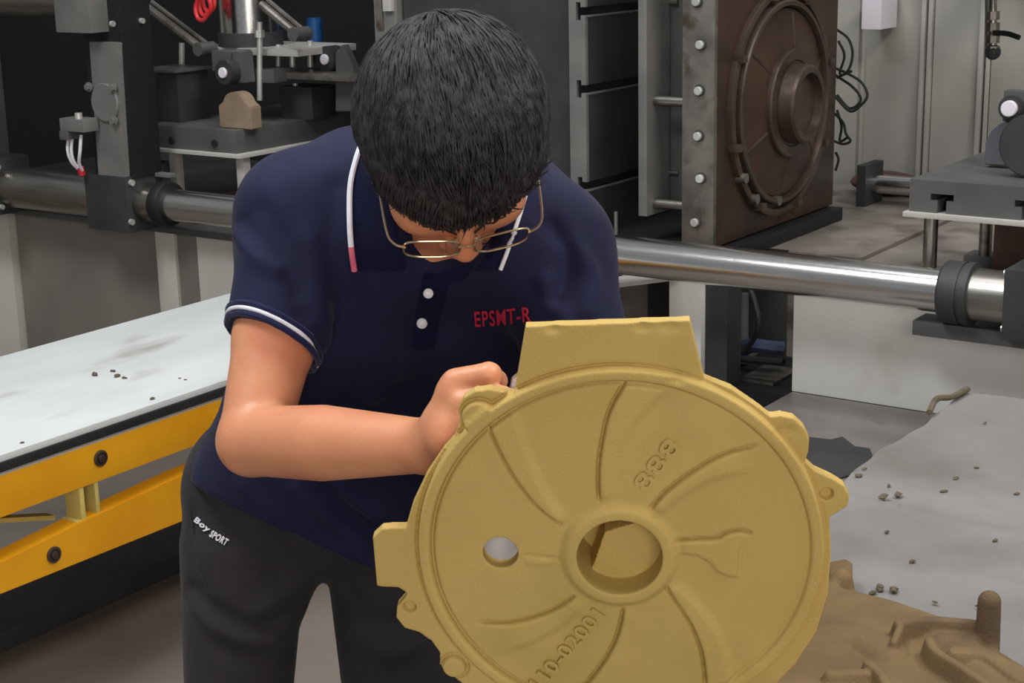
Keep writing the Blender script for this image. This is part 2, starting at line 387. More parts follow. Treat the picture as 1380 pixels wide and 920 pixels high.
base = empty('machine_pedestal', (-4.3, 3.66, 0), 'pale machine base with shaded front recess filled in grey behind the white lift table', 'machine base')
MB().box(-5.4, -3.05, 3.66, 4.9, 0.0, 0.66).build('body', M['dark_paint'], base)
MB().box(-5.4, -4.652, 3.60, 3.67, 0.0, 0.645, bev=0.003).build('post', M['cream_paint'], base)
MB().box(-4.648, -3.925, 3.63, 3.668, 0.0, 0.655, bev=0.003).build('panel', M['base_grey'], base)  # grey sheet paints the shade of an open recess in the base
MB().box(-3.92, -3.832, 3.60, 3.67, 0.0, 0.66, bev=0.003).build('post', M['cream_paint'], base)
MB().box(-3.83, -3.735, 3.61, 3.67, 0.0, 0.66, bev=0.003).build('strip', M['base_grey'], base)
MB().box(-3.732, -3.05, 3.60, 3.67, 0.0, 0.66, bev=0.003).build('post', M['cream_paint'], base)
MB().box(-4.66, -3.05, 3.585, 3.75, 0.652, 0.672, bev=0.003).build('top_lip', M['grey_paint'], base)

# ================================================================== tie bars
tb = empty('tie_bar', (-2.6, YB, ZB), 'long polished chrome tie bar running across behind the man', 'bar')
MB().lathe((-3.80, YB, ZB), (1, 0, 0), [(0, 0.05), (2.56, 0.05)], 64).build('rod', M['chrome'], tb)
MB().lathe((-3.80, YB, ZB), (1, 0, 0), [(0, 0.052), (0, 0.068), (0.006, 0.071), (0.034, 0.071), (0.040, 0.068), (0.040, 0.052)], 48).build('collar', M['black_paint'], tb)
MB().lathe((-3.8675, YB, ZB), (1, 0, 0), [(0, 0.062), (0.066, 0.062), (0.070, 0.058)], 48).build('bushing', M['dull_chrome'], tb)
MB().lathe((-1.266, YB, ZB), (1, 0, 0), [(0, 0.05), (0, 0.068), (0.005, 0.072), (0.045, 0.072), (0.045, 0.069), (0.052, 0.069), (0.052, 0.072), (0.068, 0.072), (0.07, 0.062)], 48).build('collar', M['dark_paint'], tb)
MB().lathe((-1.198, YB, ZB), (1, 0, 0), [(0, 0.060), (0.0895, 0.060)], 48).build('bushing', M['dull_chrome'], tb)
MB().lathe((-4.52, YB, ZB), (1, 0, 0), [(0.0008, 0.068), (0.461, 0.068)], 48).build('sleeve', M['dull_chrome'], tb)
rb = MB().lathe((-2.0, 4.86, 0.765), (1, 0, 0), [(0, 0.03), (1.4, 0.03)], 32).build('rear_tie_bar', M['chrome'], loc=(-1.4, 4.86, 0.765))
tag(rb, 'thin chrome bar at the back beyond the brown mould plate', 'bar')
MB().box(-2.02, -1.99, 4.79, 4.93, 0.7008, 0.83).build('bracket', M['dark_paint'], rb)
MB().box(-0.66, -0.58, 4.79, 4.93, 0.7008, 0.83).build('bracket', M['dark_paint'], rb)
o = MB().box(-1.55, -1.36, 3.94, 4.06, 0.6906, 0.70).build('steel_scrap', M['steel'], loc=(-1.45, 3.9, 0.69)); tag(o, 'flat steel strip lying on the machine bed under the T-slot table', 'strip')

# right hand fixed plate and beam
rp = empty('fixed_platen', (-1.0, 3.6, 0.43), 'dark steel end plate at the right end of the chrome bar', 'machine plate')
MB().box(-1.108, -0.70, 3.45, 3.62, 0.683, 0.842, bev=0.004).build('block', M['dark_paint'], rp)
MB().box(-1.06, -0.70, 3.47, 3.60, 0.842, 0.90, bev=0.004).build('plate', M['dark_paint'], rp)
for zz in (0.70, 0.825):
    MB().cyl((-1.12, 3.49, zz), (-1.108, 3.49, zz), 0.008, n=10).build('bolt', M['bolt_steel'], rp)
o = MB().box(-1.335, -0.72, 3.515, 3.60, 0.652, 0.6865, bev=0.003).build('support_beam', M['grey_paint'], rp)
MB().box(-0.95, -0.72, 3.47, 3.60, 0.4328, 0.652).build('foot', M['grey_paint'], rp)

# ================================================================== left end plate
ep = empty('end_plate', (-3.95, 3.6, 0.64), 'dark upright machine end plate with grey strap and bolted round cover', 'machine plate')
MB().box(-4.03, -3.864, 3.475, 3.60, 0.84, 1.75, bev=0.003).build('plate', M['black_paint'], ep)
MB().box(-4.058, -3.868, 3.448, 3.612, 0.672, 0.847, bev=0.003).build('clamp_block', M['dark_paint'], ep)
MB().prism([(-3.995, 3.452, 0.847), (-3.875, 3.452, 0.847), (-3.864, 3.452, 1.262), (-3.985, 3.452, 1.262)], (0, 0.03, 0), 0.002).build('strap', M['strip_grey'], ep)
MB().box(-4.07, -3.915, 3.40, 3.476, 1.292, 1.75, bev=0.003).build('upper_block', M['strip_grey'], ep)
cov = MB().lathe((PY(143, 138, 3.452)), (0, -1, 0), [(-0.004, 0.060), (0.006, 0.060), (0.009, 0.057)], 40).build('round_cover', M['strip_grey'], ep)
for px, py in ((120, 117), (153, 118), (127, 165), (154, 163)):
    p = PY(px, py, 3.443); MB().cyl(p, p + np.array([0, -0.012, 0]), 0.0105, n=6).cyl(p + np.array([0, 0.001, 0]), p + np.array([0, -0.003, 0]), 0.015, n=16).build('bolt', M['strip_grey'], ep)
for px, py in ((176, 246), (176, 299)):
    p = PX(px, py, -3.868); MB().cyl(p, p + np.array([0.010, 0, 0]), 0.010, n=10).build('bolt', M['bolt_steel'], ep)
for px, py in ((150, 32), (190, 28)):
    p = PX(px, py, -3.864); MB().cyl(p, p + np.array([0.010, 0, 0]), 0.009, n=10).build('bolt', M['bolt_steel'], ep)
MB().box(-3.868, -3.80, 3.57, 3.60, 0.835, 0.847, bev=0.002).build('ledge', M['strip_grey'], ep)
# small valve with white leads on its front
vb = empty('valve_block', PY(110, 180, 3.43), 'small grey valve block with white leads on the end plate', 'valve')
q = PY(108, 168, 3.42)
MB().box(q[0] - 0.055, q[0] + 0.055, 3.385, 3.447, q[2] - 0.018, q[2] + 0.022, bev=0.004).build('body', M['strip_grey'], vb)
MB().box(q[0] - 0.055, q[0] - 0.020, 3.38, 3.44, q[2] - 0.045, q[2] - 0.018, bev=0.003).build('socket', M['grey_paint'], vb)
MB().cyl((q[0] + 0.02, 3.40, q[2] + 0.02), (q[0] + 0.02, 3.40, q[2] + 0.04), 0.012, n=12).build('fitting', M['bolt_steel'], vb)
for i, (dx, ex) in enumerate(((-0.045, -0.012), (-0.028, -0.006), (0.012, 0.0))):
    a = np.array([q[0] + dx, 3.41, q[2] - 0.03]); b = np.array([q[0] - 0.015 + ex, 3.425, q[2] - 0.145])
    MB().tube(curve_pts([a, a + [0.0, -0.01, -0.05], (a + b) / 2 + [-0.004, -0.01, -0.03], b], 16), 0.0052, 8).build('lead', M['print_white'], vb)
MB().cyl((q[0] - 0.022, 3.43, q[2] - 0.16), (q[0] - 0.022, 3.425, q[2] - 0.135), 0.011, n=12).build('plug', M['red_hose'], vb)

lp = empty('machine_upright', (-4.8, 3.6, 0.66), 'dark grey frame post at the far left of the chrome sleeve', 'machine plate')
MB().box(-4.98, -4.63, 3.44, 3.62, 0.672, 1.7, bev=0.003).build('post', M['grey_paint'], lp)
MB().box(-4.62, -4.52, 3.45, 3.61, 0.672, 0.86, bev=0.003).build('flange', M['dark_paint'], lp)
for zz in (0.70, 0.835):
    MB().cyl((-4.52, 3.475, zz), (-4.508, 3.475, zz), 0.009, n=10).build('bolt', M['bolt_steel'], lp)
ub = MB().lathe((-4.628, 3.50, 1.385), (1, 0, 0), [(0, 0.055), (0.557, 0.055)], 40).build('upper_tie_bar', M['dull_chrome'], loc=(-4.6, 3.5, 1.385))
tag(ub, 'dull round bar at the top left corner entering the grey block', 'bar')

# ================================================================== left fixture: T-slot table, roller frame, cylinder
def tprofile(x0, x1, z0, z1, slots, w=0.02, wi=0.038, dep=0.034, neck=0.016, y=3.7):
    """plate outline in XZ with T-slots cut from its top edge"""
    pts = [(x0, z0), (x1, z0), (x1, z1)]
    for sx in sorted(slots, reverse=True):
        pts += [(sx + w / 2, z1), (sx + w / 2, z1 - neck), (sx + wi / 2, z1 - neck), (sx + wi / 2, z1 - dep), (sx - wi / 2, z1 - dep), (sx - wi / 2, z1 - neck), (sx - w / 2, z1 - neck), (sx - w / 2, z1)]
    pts += [(x0, z1)]
    return [(a, y, b) for a, b in pts]
lt = empty('slotted_table', (-3.85, 3.95, 0.672), 'dark slotted table on legs left of the head carrying the roller frame', 'machine table')
MB().box(-4.03, -3.628, 3.70, 4.50, 0.905, 0.978, bev=0.003).build('top_plate', M['grey_paint'], lt)
MB().box(-4.04, -3.60, 3.685, 4.40, 0.893, 0.905, bev=0.002).build('under_plate', M['wall_trim'], lt)
for (px, py) in ((239, 240), (329, 240)):
    x = PY(px, py, 3.74)[0]
    MB().box(x - 0.016, x + 0.016, 3.724, 3.756, 0.70, 0.893, bev=0.003).build('leg', M['wall_trim'], lt)
    MB().box(x - 0.016, x + 0.016, 4.30, 4.332, 0.70, 0.893, bev=0.003).build('leg', M['wall_trim'], lt)
MB().box(-4.04, -3.50, 3.68, 4.40, 0.673, 0.70, bev=0.003).build('base_plate', M['dark_red'], lt)
MB().box(-3.80, -3.50, 3.672, 3.684, 0.69, 0.716, bev=0.002).build('rail', M['wall_trim'], lt)
for (px, py) in ((232, 189), (290, 193)):
    p = PY(px, py, 3.699); MB().cyl(p, p + np.array([0, -0.006, 0]), 0.012, n=12).build('bolt', M['rubber'], lt)
MB().cyl((-4.02, 3.72, 0.83), (-3.96, 3.72, 0.83), 0.03, n=20).build('knob', M['dark_paint'], lt)

def simple(name, m, label, cat, f, loc, group=None, **k):
    b = MB(); f(b); o = b.build(name, m, loc=loc, **k); return tag(o, label, cat, group)
def bar(b, a, c, r): b.cyl(a, c, r, n=16)
o = simple('grey_box', M['dark_paint'], 'plain dark grey box standing on the left of the slotted table', 'box', lambda b: b.box(-4.05, -3.955, 3.78, 3.92, 0.978, 1.14, bev=0.004), (-4.0, 3.85, 0.978))
MB().box(-4.12, -3.94, 3.76, 3.93, 1.14, 1.15, bev=0.002).build('lid', M['grey_paint'], o)
_a, _b2 = PY(295, 158, 3.735)[0], PY(338, 158, 3.735)[0]; _m = (_a + _b2) / 2
tag(MB().prism([(_a, 3.735, 0.9785), (_b2, 3.735, 0.9785), (_b2, 3.735, 1.048)] + [(_m + 0.050 * cos(a), 3.735, 1.052 + 0.042 * sin(a)) for a in np.linspace(0.2, pi - 0.2, 9)] + [(_a, 3.735, 1.048)], (0, 0.05, 0), 0.003).build('core_block', M['tan_block'], loc=(_m, 3.76, 0.978)), 'small tan sand block with rounded top on the slotted table', 'block')
rf = empty('roller_fixture', (-3.75, 4.05, 0.978), 'grey steel frame of bars and rollers on the slotted table', 'frame')
zt = 1.235
MB().box(-4.02, -3.56, 3.93, 4.22, 1.190, 1.212, bev=0.002).build('upper_plate', M['wall_trim'], rf)
MB().box(-3.66, -3.30, 3.96, 4.22, 1.115, 1.135, bev=0.002).build('lower_plate', M['steel'], rf)
for i, (px, y0, y1, Y, r) in enumerate(((350, 30, 135, 3.90, 0.009), (245, 58, 95, 3.95, 0.010), (375, 60, 92, 4.02, 0.008), (394, 62, 92, 4.02, 0.010), (418, 55, 90, 4.10, 0.010), (398, 112, 145, 4.05, 0.009))):
    bar_ = MB().cyl(PY(px, y0, Y), PY(px, y1, Y), r, n=14).build('rod', M['bolt_steel'], rf)
p = PY(350, 46, 3.90); MB().cyl(p + np.array([0, 0, -0.01]), p + np.array([0, 0, 0.012]), 0.016, n=6).build('nut', M['bolt_steel'], rf)
p = PY(350, 105, 3.92); MB().box(p[0] - 0.01, p[0] + 0.08, 3.90, 4.0, p[2] - 0.012, p[2] + 0.03, bev=0.002).build('clamp', M['grey_paint'], rf)
for a, b_, Y in (((196, 8), (272, 66), 3.86), ((352, 6), (400, 46), 3.88)):
    A, B_ = PY(*a, Y), PY(*b_, Y); MB().tube([A, B_], 0.014, 10).tube([A + [0, 0.03, 0.012], B_ + [0, 0.03, 0.012]], 0.008, 8).build('link_arm', M['steel'], rf)
    MB().cyl(B_ + [0, -0.02, 0], B_ + [0, 0.05, 0], 0.022, n=18).build('pivot', M['grey_paint'], rf)
for (px, py, Y, r) in ((301, 98, 3.80, 0.040), (438, 80, 4.05, 0.042)):
    p = PY(px, py, Y); MB().cyl(p, p + np.array([0, 0.06, 0]), r, n=24, bev=0.003).build('roller', M['dark_paint'], rf)
    MB().cyl(p + np.array([0, -0.008, 0]), p + np.array([0, 0.01, 0]), 0.017, n=18, bev=0.002).build('hub', M['print_white'], rf)
p = PY(300, 75, 3.84); MB().box(p[0] - 0.05, p[0] + 0.05, 3.84, 3.92, p[2] - 0.05, p[2] + 0.015, bev=0.003).build('bearing_block', M['grey_paint'], rf)
p = PY(322, 92, 3.84); MB().prism([PY(310, 70, 3.84), PY(326, 70, 3.84), PY(330, 112, 3.84), PY(312, 112, 3.84)], (0, 0.05, 0), 0.002).build('rib', M['grey_paint'], rf)
MB().prism([PY(452, 150, 4.02), PY(452, 70, 4.02), PY(462, 60, 4.02), PY(476, 90, 4.02), PY(482, 150, 4.02)], (0, 0.03, 0), 0.002).build('bracket', M['grey_paint'], rf)
p = PY(390, 130, 4.0); MB().box(p[0] - 0.06, p[0] + 0.08, 4.02, 4.14, 0.978, p[2] + 0.03, bev=0.004).build('motor', M['dark_paint'], rf)
ac = empty('air_cylinder', (-3.855, 4.05, 1.212), 'shiny chrome cylinder standing on the roller frame', 'cylinder')
MB().lathe((-3.855, 4.03, 1.2126), (0, 0, 1), [(0, 0.108), (0.045, 0.108)], 40).build('end_cap', M['dark_paint'], ac)
MB().lathe((-3.855, 4.03, 1.257), (0, 0, 1), [(0, 0.10), (0.32, 0.10)], 48).build('barrel', M['chrome'], ac)
pts = [PY(270 + 9 * cos(t) - 0.1 * t, 14 + 15 * sin(t) - t * 0.9, 3.86) + np.array([0, 0.003 * t, 0]) for t in np.linspace(0, 5.2 * pi, 70)]
tag(MB().tube(pts, 0.007, 8).build('coiled_hose', M['red_hose'], loc=pts[0]), 'coiled bright red air hose beside the chrome cylinder', 'hose')
p = PY(424, 40, 4.24); o = simple('blue_valve', M['blue'], 'small blue cap behind the roller frame left of the head', 'valve', lambda b: b.cyl(p + np.array([0, 0, -0.05]), p + np.array([0, 0, 0.04]), 0.026, n=18, bev=0.004), p)
MB().cyl((p[0], p[1], 1.1356), p + np.array([0, 0, -0.05]), 0.012, n=12).build('stem', M['grey_paint'], o)

# ================================================================== platen and mould
pt = empty('moving_platen', (-2.6, 4.1, 0.70), 'dark grey platen block with horizontal T-slots behind the head', 'machine plate')
pr = [(-2.436, 0.73), (-2.383, 0.73)]
for zs in (0.883, 1.148, 1.356, 1.60):
    pr += [(-2.383, zs - 0.011), (-2.398, zs - 0.011), (-2.398, zs - 0.024), (-2.413, zs - 0.024), (-2.413, zs + 0.024), (-2.398, zs + 0.024), (-2.398, zs + 0.011), (-2.383, zs + 0.011)]
pr += [(-2.383, 1.75), (-2.436, 1.75)]
MB().prism([(x, 3.792, z_) for x, z_ in pr], (0, 0.75, 0)).build('slotted_plate', M['dark_paint'], pt, smooth=False)
MB().prism([(x, 3.78, z_) for x, z_ in pr], (0, 0.012, 0)).build('front_strip', M['strip_grey'], pt, smooth=False)
for zs in (0.883, 1.148, 1.356):
    MB().box(-2.384, -2.381, 3.781, 4.54, zs - 0.016, zs - 0.0105).build('slot_lip_glint', M['strip_grey'], pt)  # pale strip paints the light caught along the slot edge
MB().box(-3.02, -2.436, 3.80, 4.55, 0.7008, 1.75, bev=0.003).build('backing_block', M['dark_paint'], pt)
MB().box(-2.436, -1.96, 3.74, 4.55, 0.7008, 0.74, bev=0.003).build('guide_rail', M['black_paint'], pt)
p = PY(830, 295, 3.8); MB().cyl((p[0], 3.80, 0.74), (p[0], 3.80, p[2] + 0.02), 0.005, n=8).build('pin', M['strip_grey'], pt)
po = empty('slotted_post', (-3.07, 3.86, 0.67), 'grey upright post with latch slots behind the top of the head', 'post')
MB().box(-3.115, -3.03, 3.78, 3.90, 0.672, 1.75, bev=0.003).build('column', M['strip_grey'], po)
p = PY(513, 25, 3.78); MB().box(p[0] - 0.012, p[0] + 0.012, 3.772, 3.785, p[2] - 0.03, p[2] + 0.06, bev=0.002).build('latch', M['steel'], po)
p = PY(524, 12, 3.78); MB().box(p[0] - 0.012, p[0] + 0.020, 3.766, 3.785, p[2] - 0.006, p[2] + 0.1, bev=0.002).build('latch', M['wall_trim'], po)

mo = empty('mould_half', (-2.05, 4.15, 0.74), 'brown steel mould plate with round recessed rings and bolted edge', 'mould')
MB().box(-2.078, -1.994, 3.795, 4.552, 0.745, 1.75, bev=0.003).build('plate', M['rust'], mo)
MB().box(-2.086, -1.992, 3.78, 3.797, 0.742, 1.75, bev=0.002).build('edge_strip', M['steel'], mo)
for px, py in ((940, 2), (945, 60), (943, 122), (942, 183), (945, 240), (938, 299)):
    p = PY(px, py, 3.78); MB().cyl(p, p + np.array([0, -0.004, 0]), 0.0155, n=20).build('washer', M['dark_paint'], mo)
    MB().cyl(p + np.array([0, -0.003, 0]), p + np.array([0, -0.014, 0]), 0.0115, n=12, bev=0.002).build('bolt', M['bolt_steel'], mo)
c0 = (-1.994, 4.17, 1.09)
MB().lathe(c0, (1, 0, 0), [(-0.002, 0.315), (0.014, 0.315), (0.016, 0.312), (0.016, 0.296), (0.006, 0.294), (-0.002, 0.294)], 72).build('outer_ring', M['rust_worn'], mo)
MB().lathe(c0, (1, 0, 0), [(-0.002, 0.282), (0.022, 0.281), (0.026, 0.277), (0.026, 0.266), (0.015, 0.262), (-0.002, 0.262)], 72).build('inner_ring', M['rust_worn'], mo)
MB().lathe(c0, (1, 0, 0), [(-0.002, 0.262), (0.012, 0.258), (0.024, 0.20), (0.034, 0.150), (0.030, 0.146)], 72).build('dish', M['rust'], mo)
MB().lathe(c0, (1, 0, 0), [(0.02, 0.150), (0.044, 0.150), (0.048, 0.146), (0.048, 0.120), (0.044, 0.116)], 60).build('hub_ring', M['rust_worn'], mo)
MB().lathe(c0, (1, 0, 0), [(0.03, 0.112), (0.085, 0.108), (0.092, 0.102), (0.092, 0.085), (0.07, 0.08), (0.07, 0.03)], 60).build('hub', M['rust_worn'], mo)
for a in np.linspace(0, 2 * pi, 9)[:-1]:
    a += 0.3; y, z_ = 0.305 * cos(a), 0.305 * sin(a)
    MB().box(c0[0] - 0.002, c0[0] + 0.03, c0[1] + y - 0.014, c0[1] + y + 0.014, c0[2] + z_ - 0.01, c0[2] + z_ + 0.01, bev=0.002).build('clamp', M['rust_worn'], mo)
for a in (0.4, 1.4, 2.5, 3.6, 4.7, 5.6):
    MB().tube([(c0[0] + 0.03, c0[1] + 0.155 * cos(a), c0[2] + 0.155 * sin(a)), (c0[0] + 0.012, c0[1] + 0.25 * cos(a), c0[2] + 0.25 * sin(a))], 0.006, 8).build('rib', M['rust_worn'], mo)
for (px, py) in ((1000, 240), (1015, 268), (1045, 270)):
    p = PX(px, py, -1.98); MB().cyl(p + np.array([-0.014, 0, 0]), p + np.array([0.014, 0, 0]), 0.014, n=14).build('bolt', M['steel'], mo)
bk = empty('ejector_frame', (-2.16, 4.1, 0.8), 'grey ladder-like ejector frame between platen and brown mould plate', 'frame')
MB().box(-2.216, -2.19, 3.775, 4.5, 0.815, 1.75, bev=0.002).build('rear_plate', M['strip_grey'], bk)
MB().box(-2.188, -2.14, 3.90, 4.5, 0.815, 1.75, bev=0.002).build('spacer', M['grey_paint'], bk)
MB().box(-2.14, -2.09, 4.10, 4.5, 0.815, 1.75, bev=0.002).build('spacer', M['void_shade'], bk)  # added near-black block, paints the shade in the gap before the mould plate
for zz in (1.123, 0.845):
    MB().cyl((-2.19, 3.82, zz), (-2.086, 3.82, zz), 0.0145, n=20).build('rod', M['dull_chrome'], bk)
p = PY(893, 232, 3.9); MB().cyl(p, p + np.array([0.05, 0, 0]), 0.007, n=10).cyl(p + np.array([-0.006, 0, 0]), p + np.array([0.006, 0, 0]), 0.014, n=8).build('bolt', M['dull_chrome'], bk)
p = PY(897, 2, 3.9); MB().cyl(p + np.array([-0.02, 0, 0]), p + np.array([0.04, 0, 0]), 0.012, n=10).build('bolt', M['dull_chrome'], bk)
# wires behind the mould plate
wl = [
 [(1128, 40), (1143, 52), (1149, 72), (1143, 95), (1128, 105)], [(1126, 92), (1140, 98), (1160, 110), (1169, 128), (1160, 142), (1146, 150), (1130, 135), (1122, 125)],
 [(1124, 100), (1150, 118), (1160, 135), (1145, 146), (1128, 128)], [(1130, 55), (1138, 75), (1132, 100), (1148, 96)],
 [(1122, 150), (1136, 165), (1140, 180), (1146, 190), (1136, 194), (1124, 190)], [(1128, 148), (1134, 170), (1132, 190), (1144, 184)], [(1126, 205), (1130, 215), (1126, 230)]]
for k, pl in enumerate(wl):
    Y = 4.60 + 0.012 * k
    lab = ('black wire loop hanging behind the top right edge of the brown mould', 'large tangled black wire loop beside the brown mould edge', 'inner black wire loop tangled inside the large one', 'short black wire twisted above the tangle by the mould',
           'black wire ending in a small eyelet below the tangle', 'thin black wire dropping beside the eyelet wire', 'lowest short black wire near the bottom of the mould edge')[k]
    cable('wire', [PY(a, b, Y) for a, b in pl], 0.0042, M['rubber'], lab, 'wire')
p = PY(1143, 24, 4.9); o = simple('junction_box', M['print_white'], 'white electrical box on the pale wall right of the mould', 'box', lambda b: b.box(p[0] - 0.04, p[0] + 0.028, 5.10, 5.235, p[2] - 0.05, p[2] + 0.06, bev=0.005), (p[0], 5.2, p[2]))
p = np.array([PY(1205, 232, 5.06)[0], 5.06, 0.70]); o = simple('rag', M['dark_red'], 'dark brown rag heaped at the back below the pale wall', 'rag', lambda b: b.ball((p[0] - 0.03, p[1], 0.7375), 0.09, (1.3, 1, 0.41)).ball((p[0] + 0.07, p[1] + 0.02, 0.7245), 0.07, (1.4, 1, 0.34)), (p[0], p[1], 0.70))
# hanging valve and chain
vp = empty('drop_pipe', PY(1338, 78, 4.85), 'steel drop pipe with lever valve hanging before the right wall', 'pipe')
A, B_ = PY(1338, -20, 4.85), PY(1338, 70, 4.85)
MB().cyl(A, B_, 0.012, n=16).build('tube', M['dull_chrome'], vp)
for t in (0.45, 0.62, 0.8, 0.97):
    c = A + (B_ - A) * t; MB().cyl(c + np.array([0, 0, -0.012]), c + np.array([0, 0, 0.012]), 0.021, n=8).build('coupling', M['steel'], vp)
MB().ball(B_, 0.024, n=14).build('valve', M['dark_paint'], vp)
c = PY(1348, 46, 4.82); MB().tube(curve_pts([c + [-0.02, 0, 0.003], c + [0.02, 0, 0.002], c + [0.06, -0.01, -0.008]], 8), 0.008, 8).build('lever', M['black_paint'], vp)
A2, B2 = PY(1331, -20, 4.92), PY(1331, 62, 4.92); MB().cyl(A2, B2, 0.008, n=12).build('tube', M['grey_paint'], vp)
MB().box(A[0] - 0.06, A[0] + 0.06, 4.83, 5.25, 1.50, 1.53, bev=0.003).build('wall_bracket', M['grey_paint'], vp)

# right slotted table
r = empty('slotted_table', (-1.2, 3.95, 0.69), 'grey T-slot table on a short post at the right edge', 'machine table')
MB().prism([(a, y_, 0.905 + 0.982 - c_) for a, y_, c_ in tprofile(-1.425, -0.80, 0.905, 0.982, (-1.345, -1.145, -0.95), w=0.022, wi=0.056, neck=0.030, dep=0.046, y=3.70)], (0, 0.52, 0)).build('top_plate', M['grey_paint'], r, smooth=False)
MB().box(-1.435, -0.80, 3.685, 4.22, 0.893, 0.905, bev=0.002).build('under_plate', M['wall_trim'], r)
x = PY(1255, 300, 3.72)[0]
for Y in (3.72, 4.12):
    MB().cyl((x, Y, 0.725), (x, Y, 0.893), 0.017, n=18).build('leg', M['dull_chrome'], r)
    MB().box(x - 0.05, x + 0.05, Y - 0.02, Y + 0.06, 0.7126 if Y < 4 else 0.6906, 0.727, bev=0.003).build('foot', M['grey_paint'], r)
MB().box(-0.92, -0.86, 3.76, 4.15, 0.6906, 0.893, bev=0.003).build('leg', M['grey_paint'], r)
MB().box(x + 0.06, -0.9, 4.0, 4.04, 0.72, 0.885, bev=0.002).build('back_web', M['dark_red'], r)
br = empty('roller_bracket', (-1.24, 3.98, 0.982), 'blue-grey curved bracket with a white ended roller on the T-slot table', 'bracket')
_zb = lambda q: np.array([q[0], q[1], max(q[2], 0.9826)])
MB().prism([_zb(PY(1326, 222, 3.95)), PY(1328, 190, 3.95), PY(1336, 176, 3.95), PY(1350, 165, 3.95), PY(1440, 150, 3.95), _zb(PY(1440, 229, 3.95))], (0, 0.05, 0), 0.003).build('web', M['blue_grey'], br)
p = PY(1361, 146, 3.94)
MB().cyl(p + np.array([0, 0.0, 0]), p + np.array([0, 0.08, 0]), 0.030, n=24, bev=0.003).build('roller', M['dark_paint'], br)
MB().cyl(p + np.array([0, -0.012, 0]), p + np.array([0, 0.002, 0]), 0.0195, n=20, bev=0.002).build('roller_end', M['print_white'], br)
MB().box(p[0] - 0.024, p[0] + 0.12, 3.96, 4.0, p[2] - 0.035, p[2] + 0.04, bev=0.004).build('housing', M['grey_paint'], br)
p = PY(1379, 215, 3.84); MB().cyl((p[0] + 0.02, 3.82, 1.06), (p[0] + 0.02, 3.86, 1.06), 0.075, n=28, bev=0.004).build('wheel', M['dark_paint'], br)

# ================================================================== lift table on the left
X0, X1, ZT = -3.215, -2.585, 0.60
lf = empty('lift_table', (-2.9, 2.2, 0), 'yellow scissor lift table with worn white top at the left', 'lift table')
MB().box(X0, X1, 0.95, 3.36, 0.586, ZT, bev=0.002).build('table_top', M['sheet_top'], lf)
MB().box(X0 - 0.004, X1 + 0.004, 0.946, 3.364, 0.566, 0.586, bev=0.003).build('rubber_edge', M['rubber'], lf)
MB().box(X0 + 0.002, X1 - 0.002, 0.95, 3.36, 0.558, 0.566).build('top_frame', M['wall_trim'], lf)
for xa, xb in ((X1 - 0.05, X1), (X0, X0 + 0.05)):
    rl = MB().box(xa, xb, 0.96, 3.35, 0.474, 0.558, bev=0.002).build('side_rail', M['yellow'], lf)
    arm = MB().prism([(xa, 0.96, 0.345), (xa, 1.9, 0.385), (xa, 2.10, 0.402), (xa, 2.40, 0.420), (xa, 3.30, 0.425), (xa, 3.30, 0.318), (xa, 2.4, 0.311), (xa, 0.96, 0.330)], (xb - xa, 0, 0), 0.002).build('scissor_arm', M['yellow'], lf)
    if xb == X1:
        for (px, py, m_, pr_) in ((135, 617, 'rail', rl), (72, 747, 'arm', arm)):
            p = PX(px, py, X1)
            MB().lathe(p, (1, 0, 0), [(-0.001, 0.0175), (0.004, 0.0175), (0.005, 0.016), (0.005, 0.012), (0.002, 0.0115), (0.002, 0.009), (0.007, 0.0085), (0.008, 0.006)], 24).build('pivot_bolt', M['rust_worn'], pr_)
for (y, s_) in ((2.120, 0.012), (2.160, 0.010)):
    MB().box(X1 - 0.05, X1 - 0.003, y - s_ / 2, y + s_ / 2, 0.395, 0.474, bev=0.001).build('stop_bracket', M['yellow_worn'], lf)
MB().box(X1 - 0.05, X1 - 0.003, 2.10, 2.18, 0.395, 0.404, bev=0.001).build('stop_foot', M['yellow_worn'], lf)
MB().prism([(X1 - 0.10, 1.90, 0.46), (X1 - 0.10, 2.10, 0.405), (X1 - 0.10, 2.10, 0.395), (X1 - 0.10, 1.90, 0.45)], (0.03, 0, 0)).build('inner_arm', M['yellow_worn'], lf)
MB().box(X0 + 0.08, X1 - 0.36, 1.0, 3.3, 0.0, 0.05).build('base_frame', M['dark_paint'], lf)
for y in (1.25, 3.05):
    MB().box(X0 + 0.12, X1 - 0.40, y - 0.03, y + 0.03, 0.05, 0.50).build('lifting_column', M['black_paint'], lf)
def crumb(p, s, lab, grp):
    b = MB(); b.ball(p + np.array([0, 0, s * 0.25]), s, (1, 0.55, 0.35), 8)
    for v in b.bm.verts: v.co += Vector(RNG.normal(0, s * 0.12, 3)) * Vector((1, 1, 0.4))
    me = bpy.data.meshes.new('sand_crumb'); b.bm.to_mesh(me); b.bm.free()
    me.transform(Matrix.Translation(Vector(p)) @ Matrix.Rotation(RNG.uniform(0, 3), 4, 'Z') @ Matrix.Translation(-Vector(p)))
    zmin = min(v.co.z for v in me.vertices); me.transform(Matrix.Translation((0, 0, p[2] - zmin - 0.0003)))
    tag(link('sand_crumb', me, M['crumb'], loc=p), lab, 'crumb', grp)
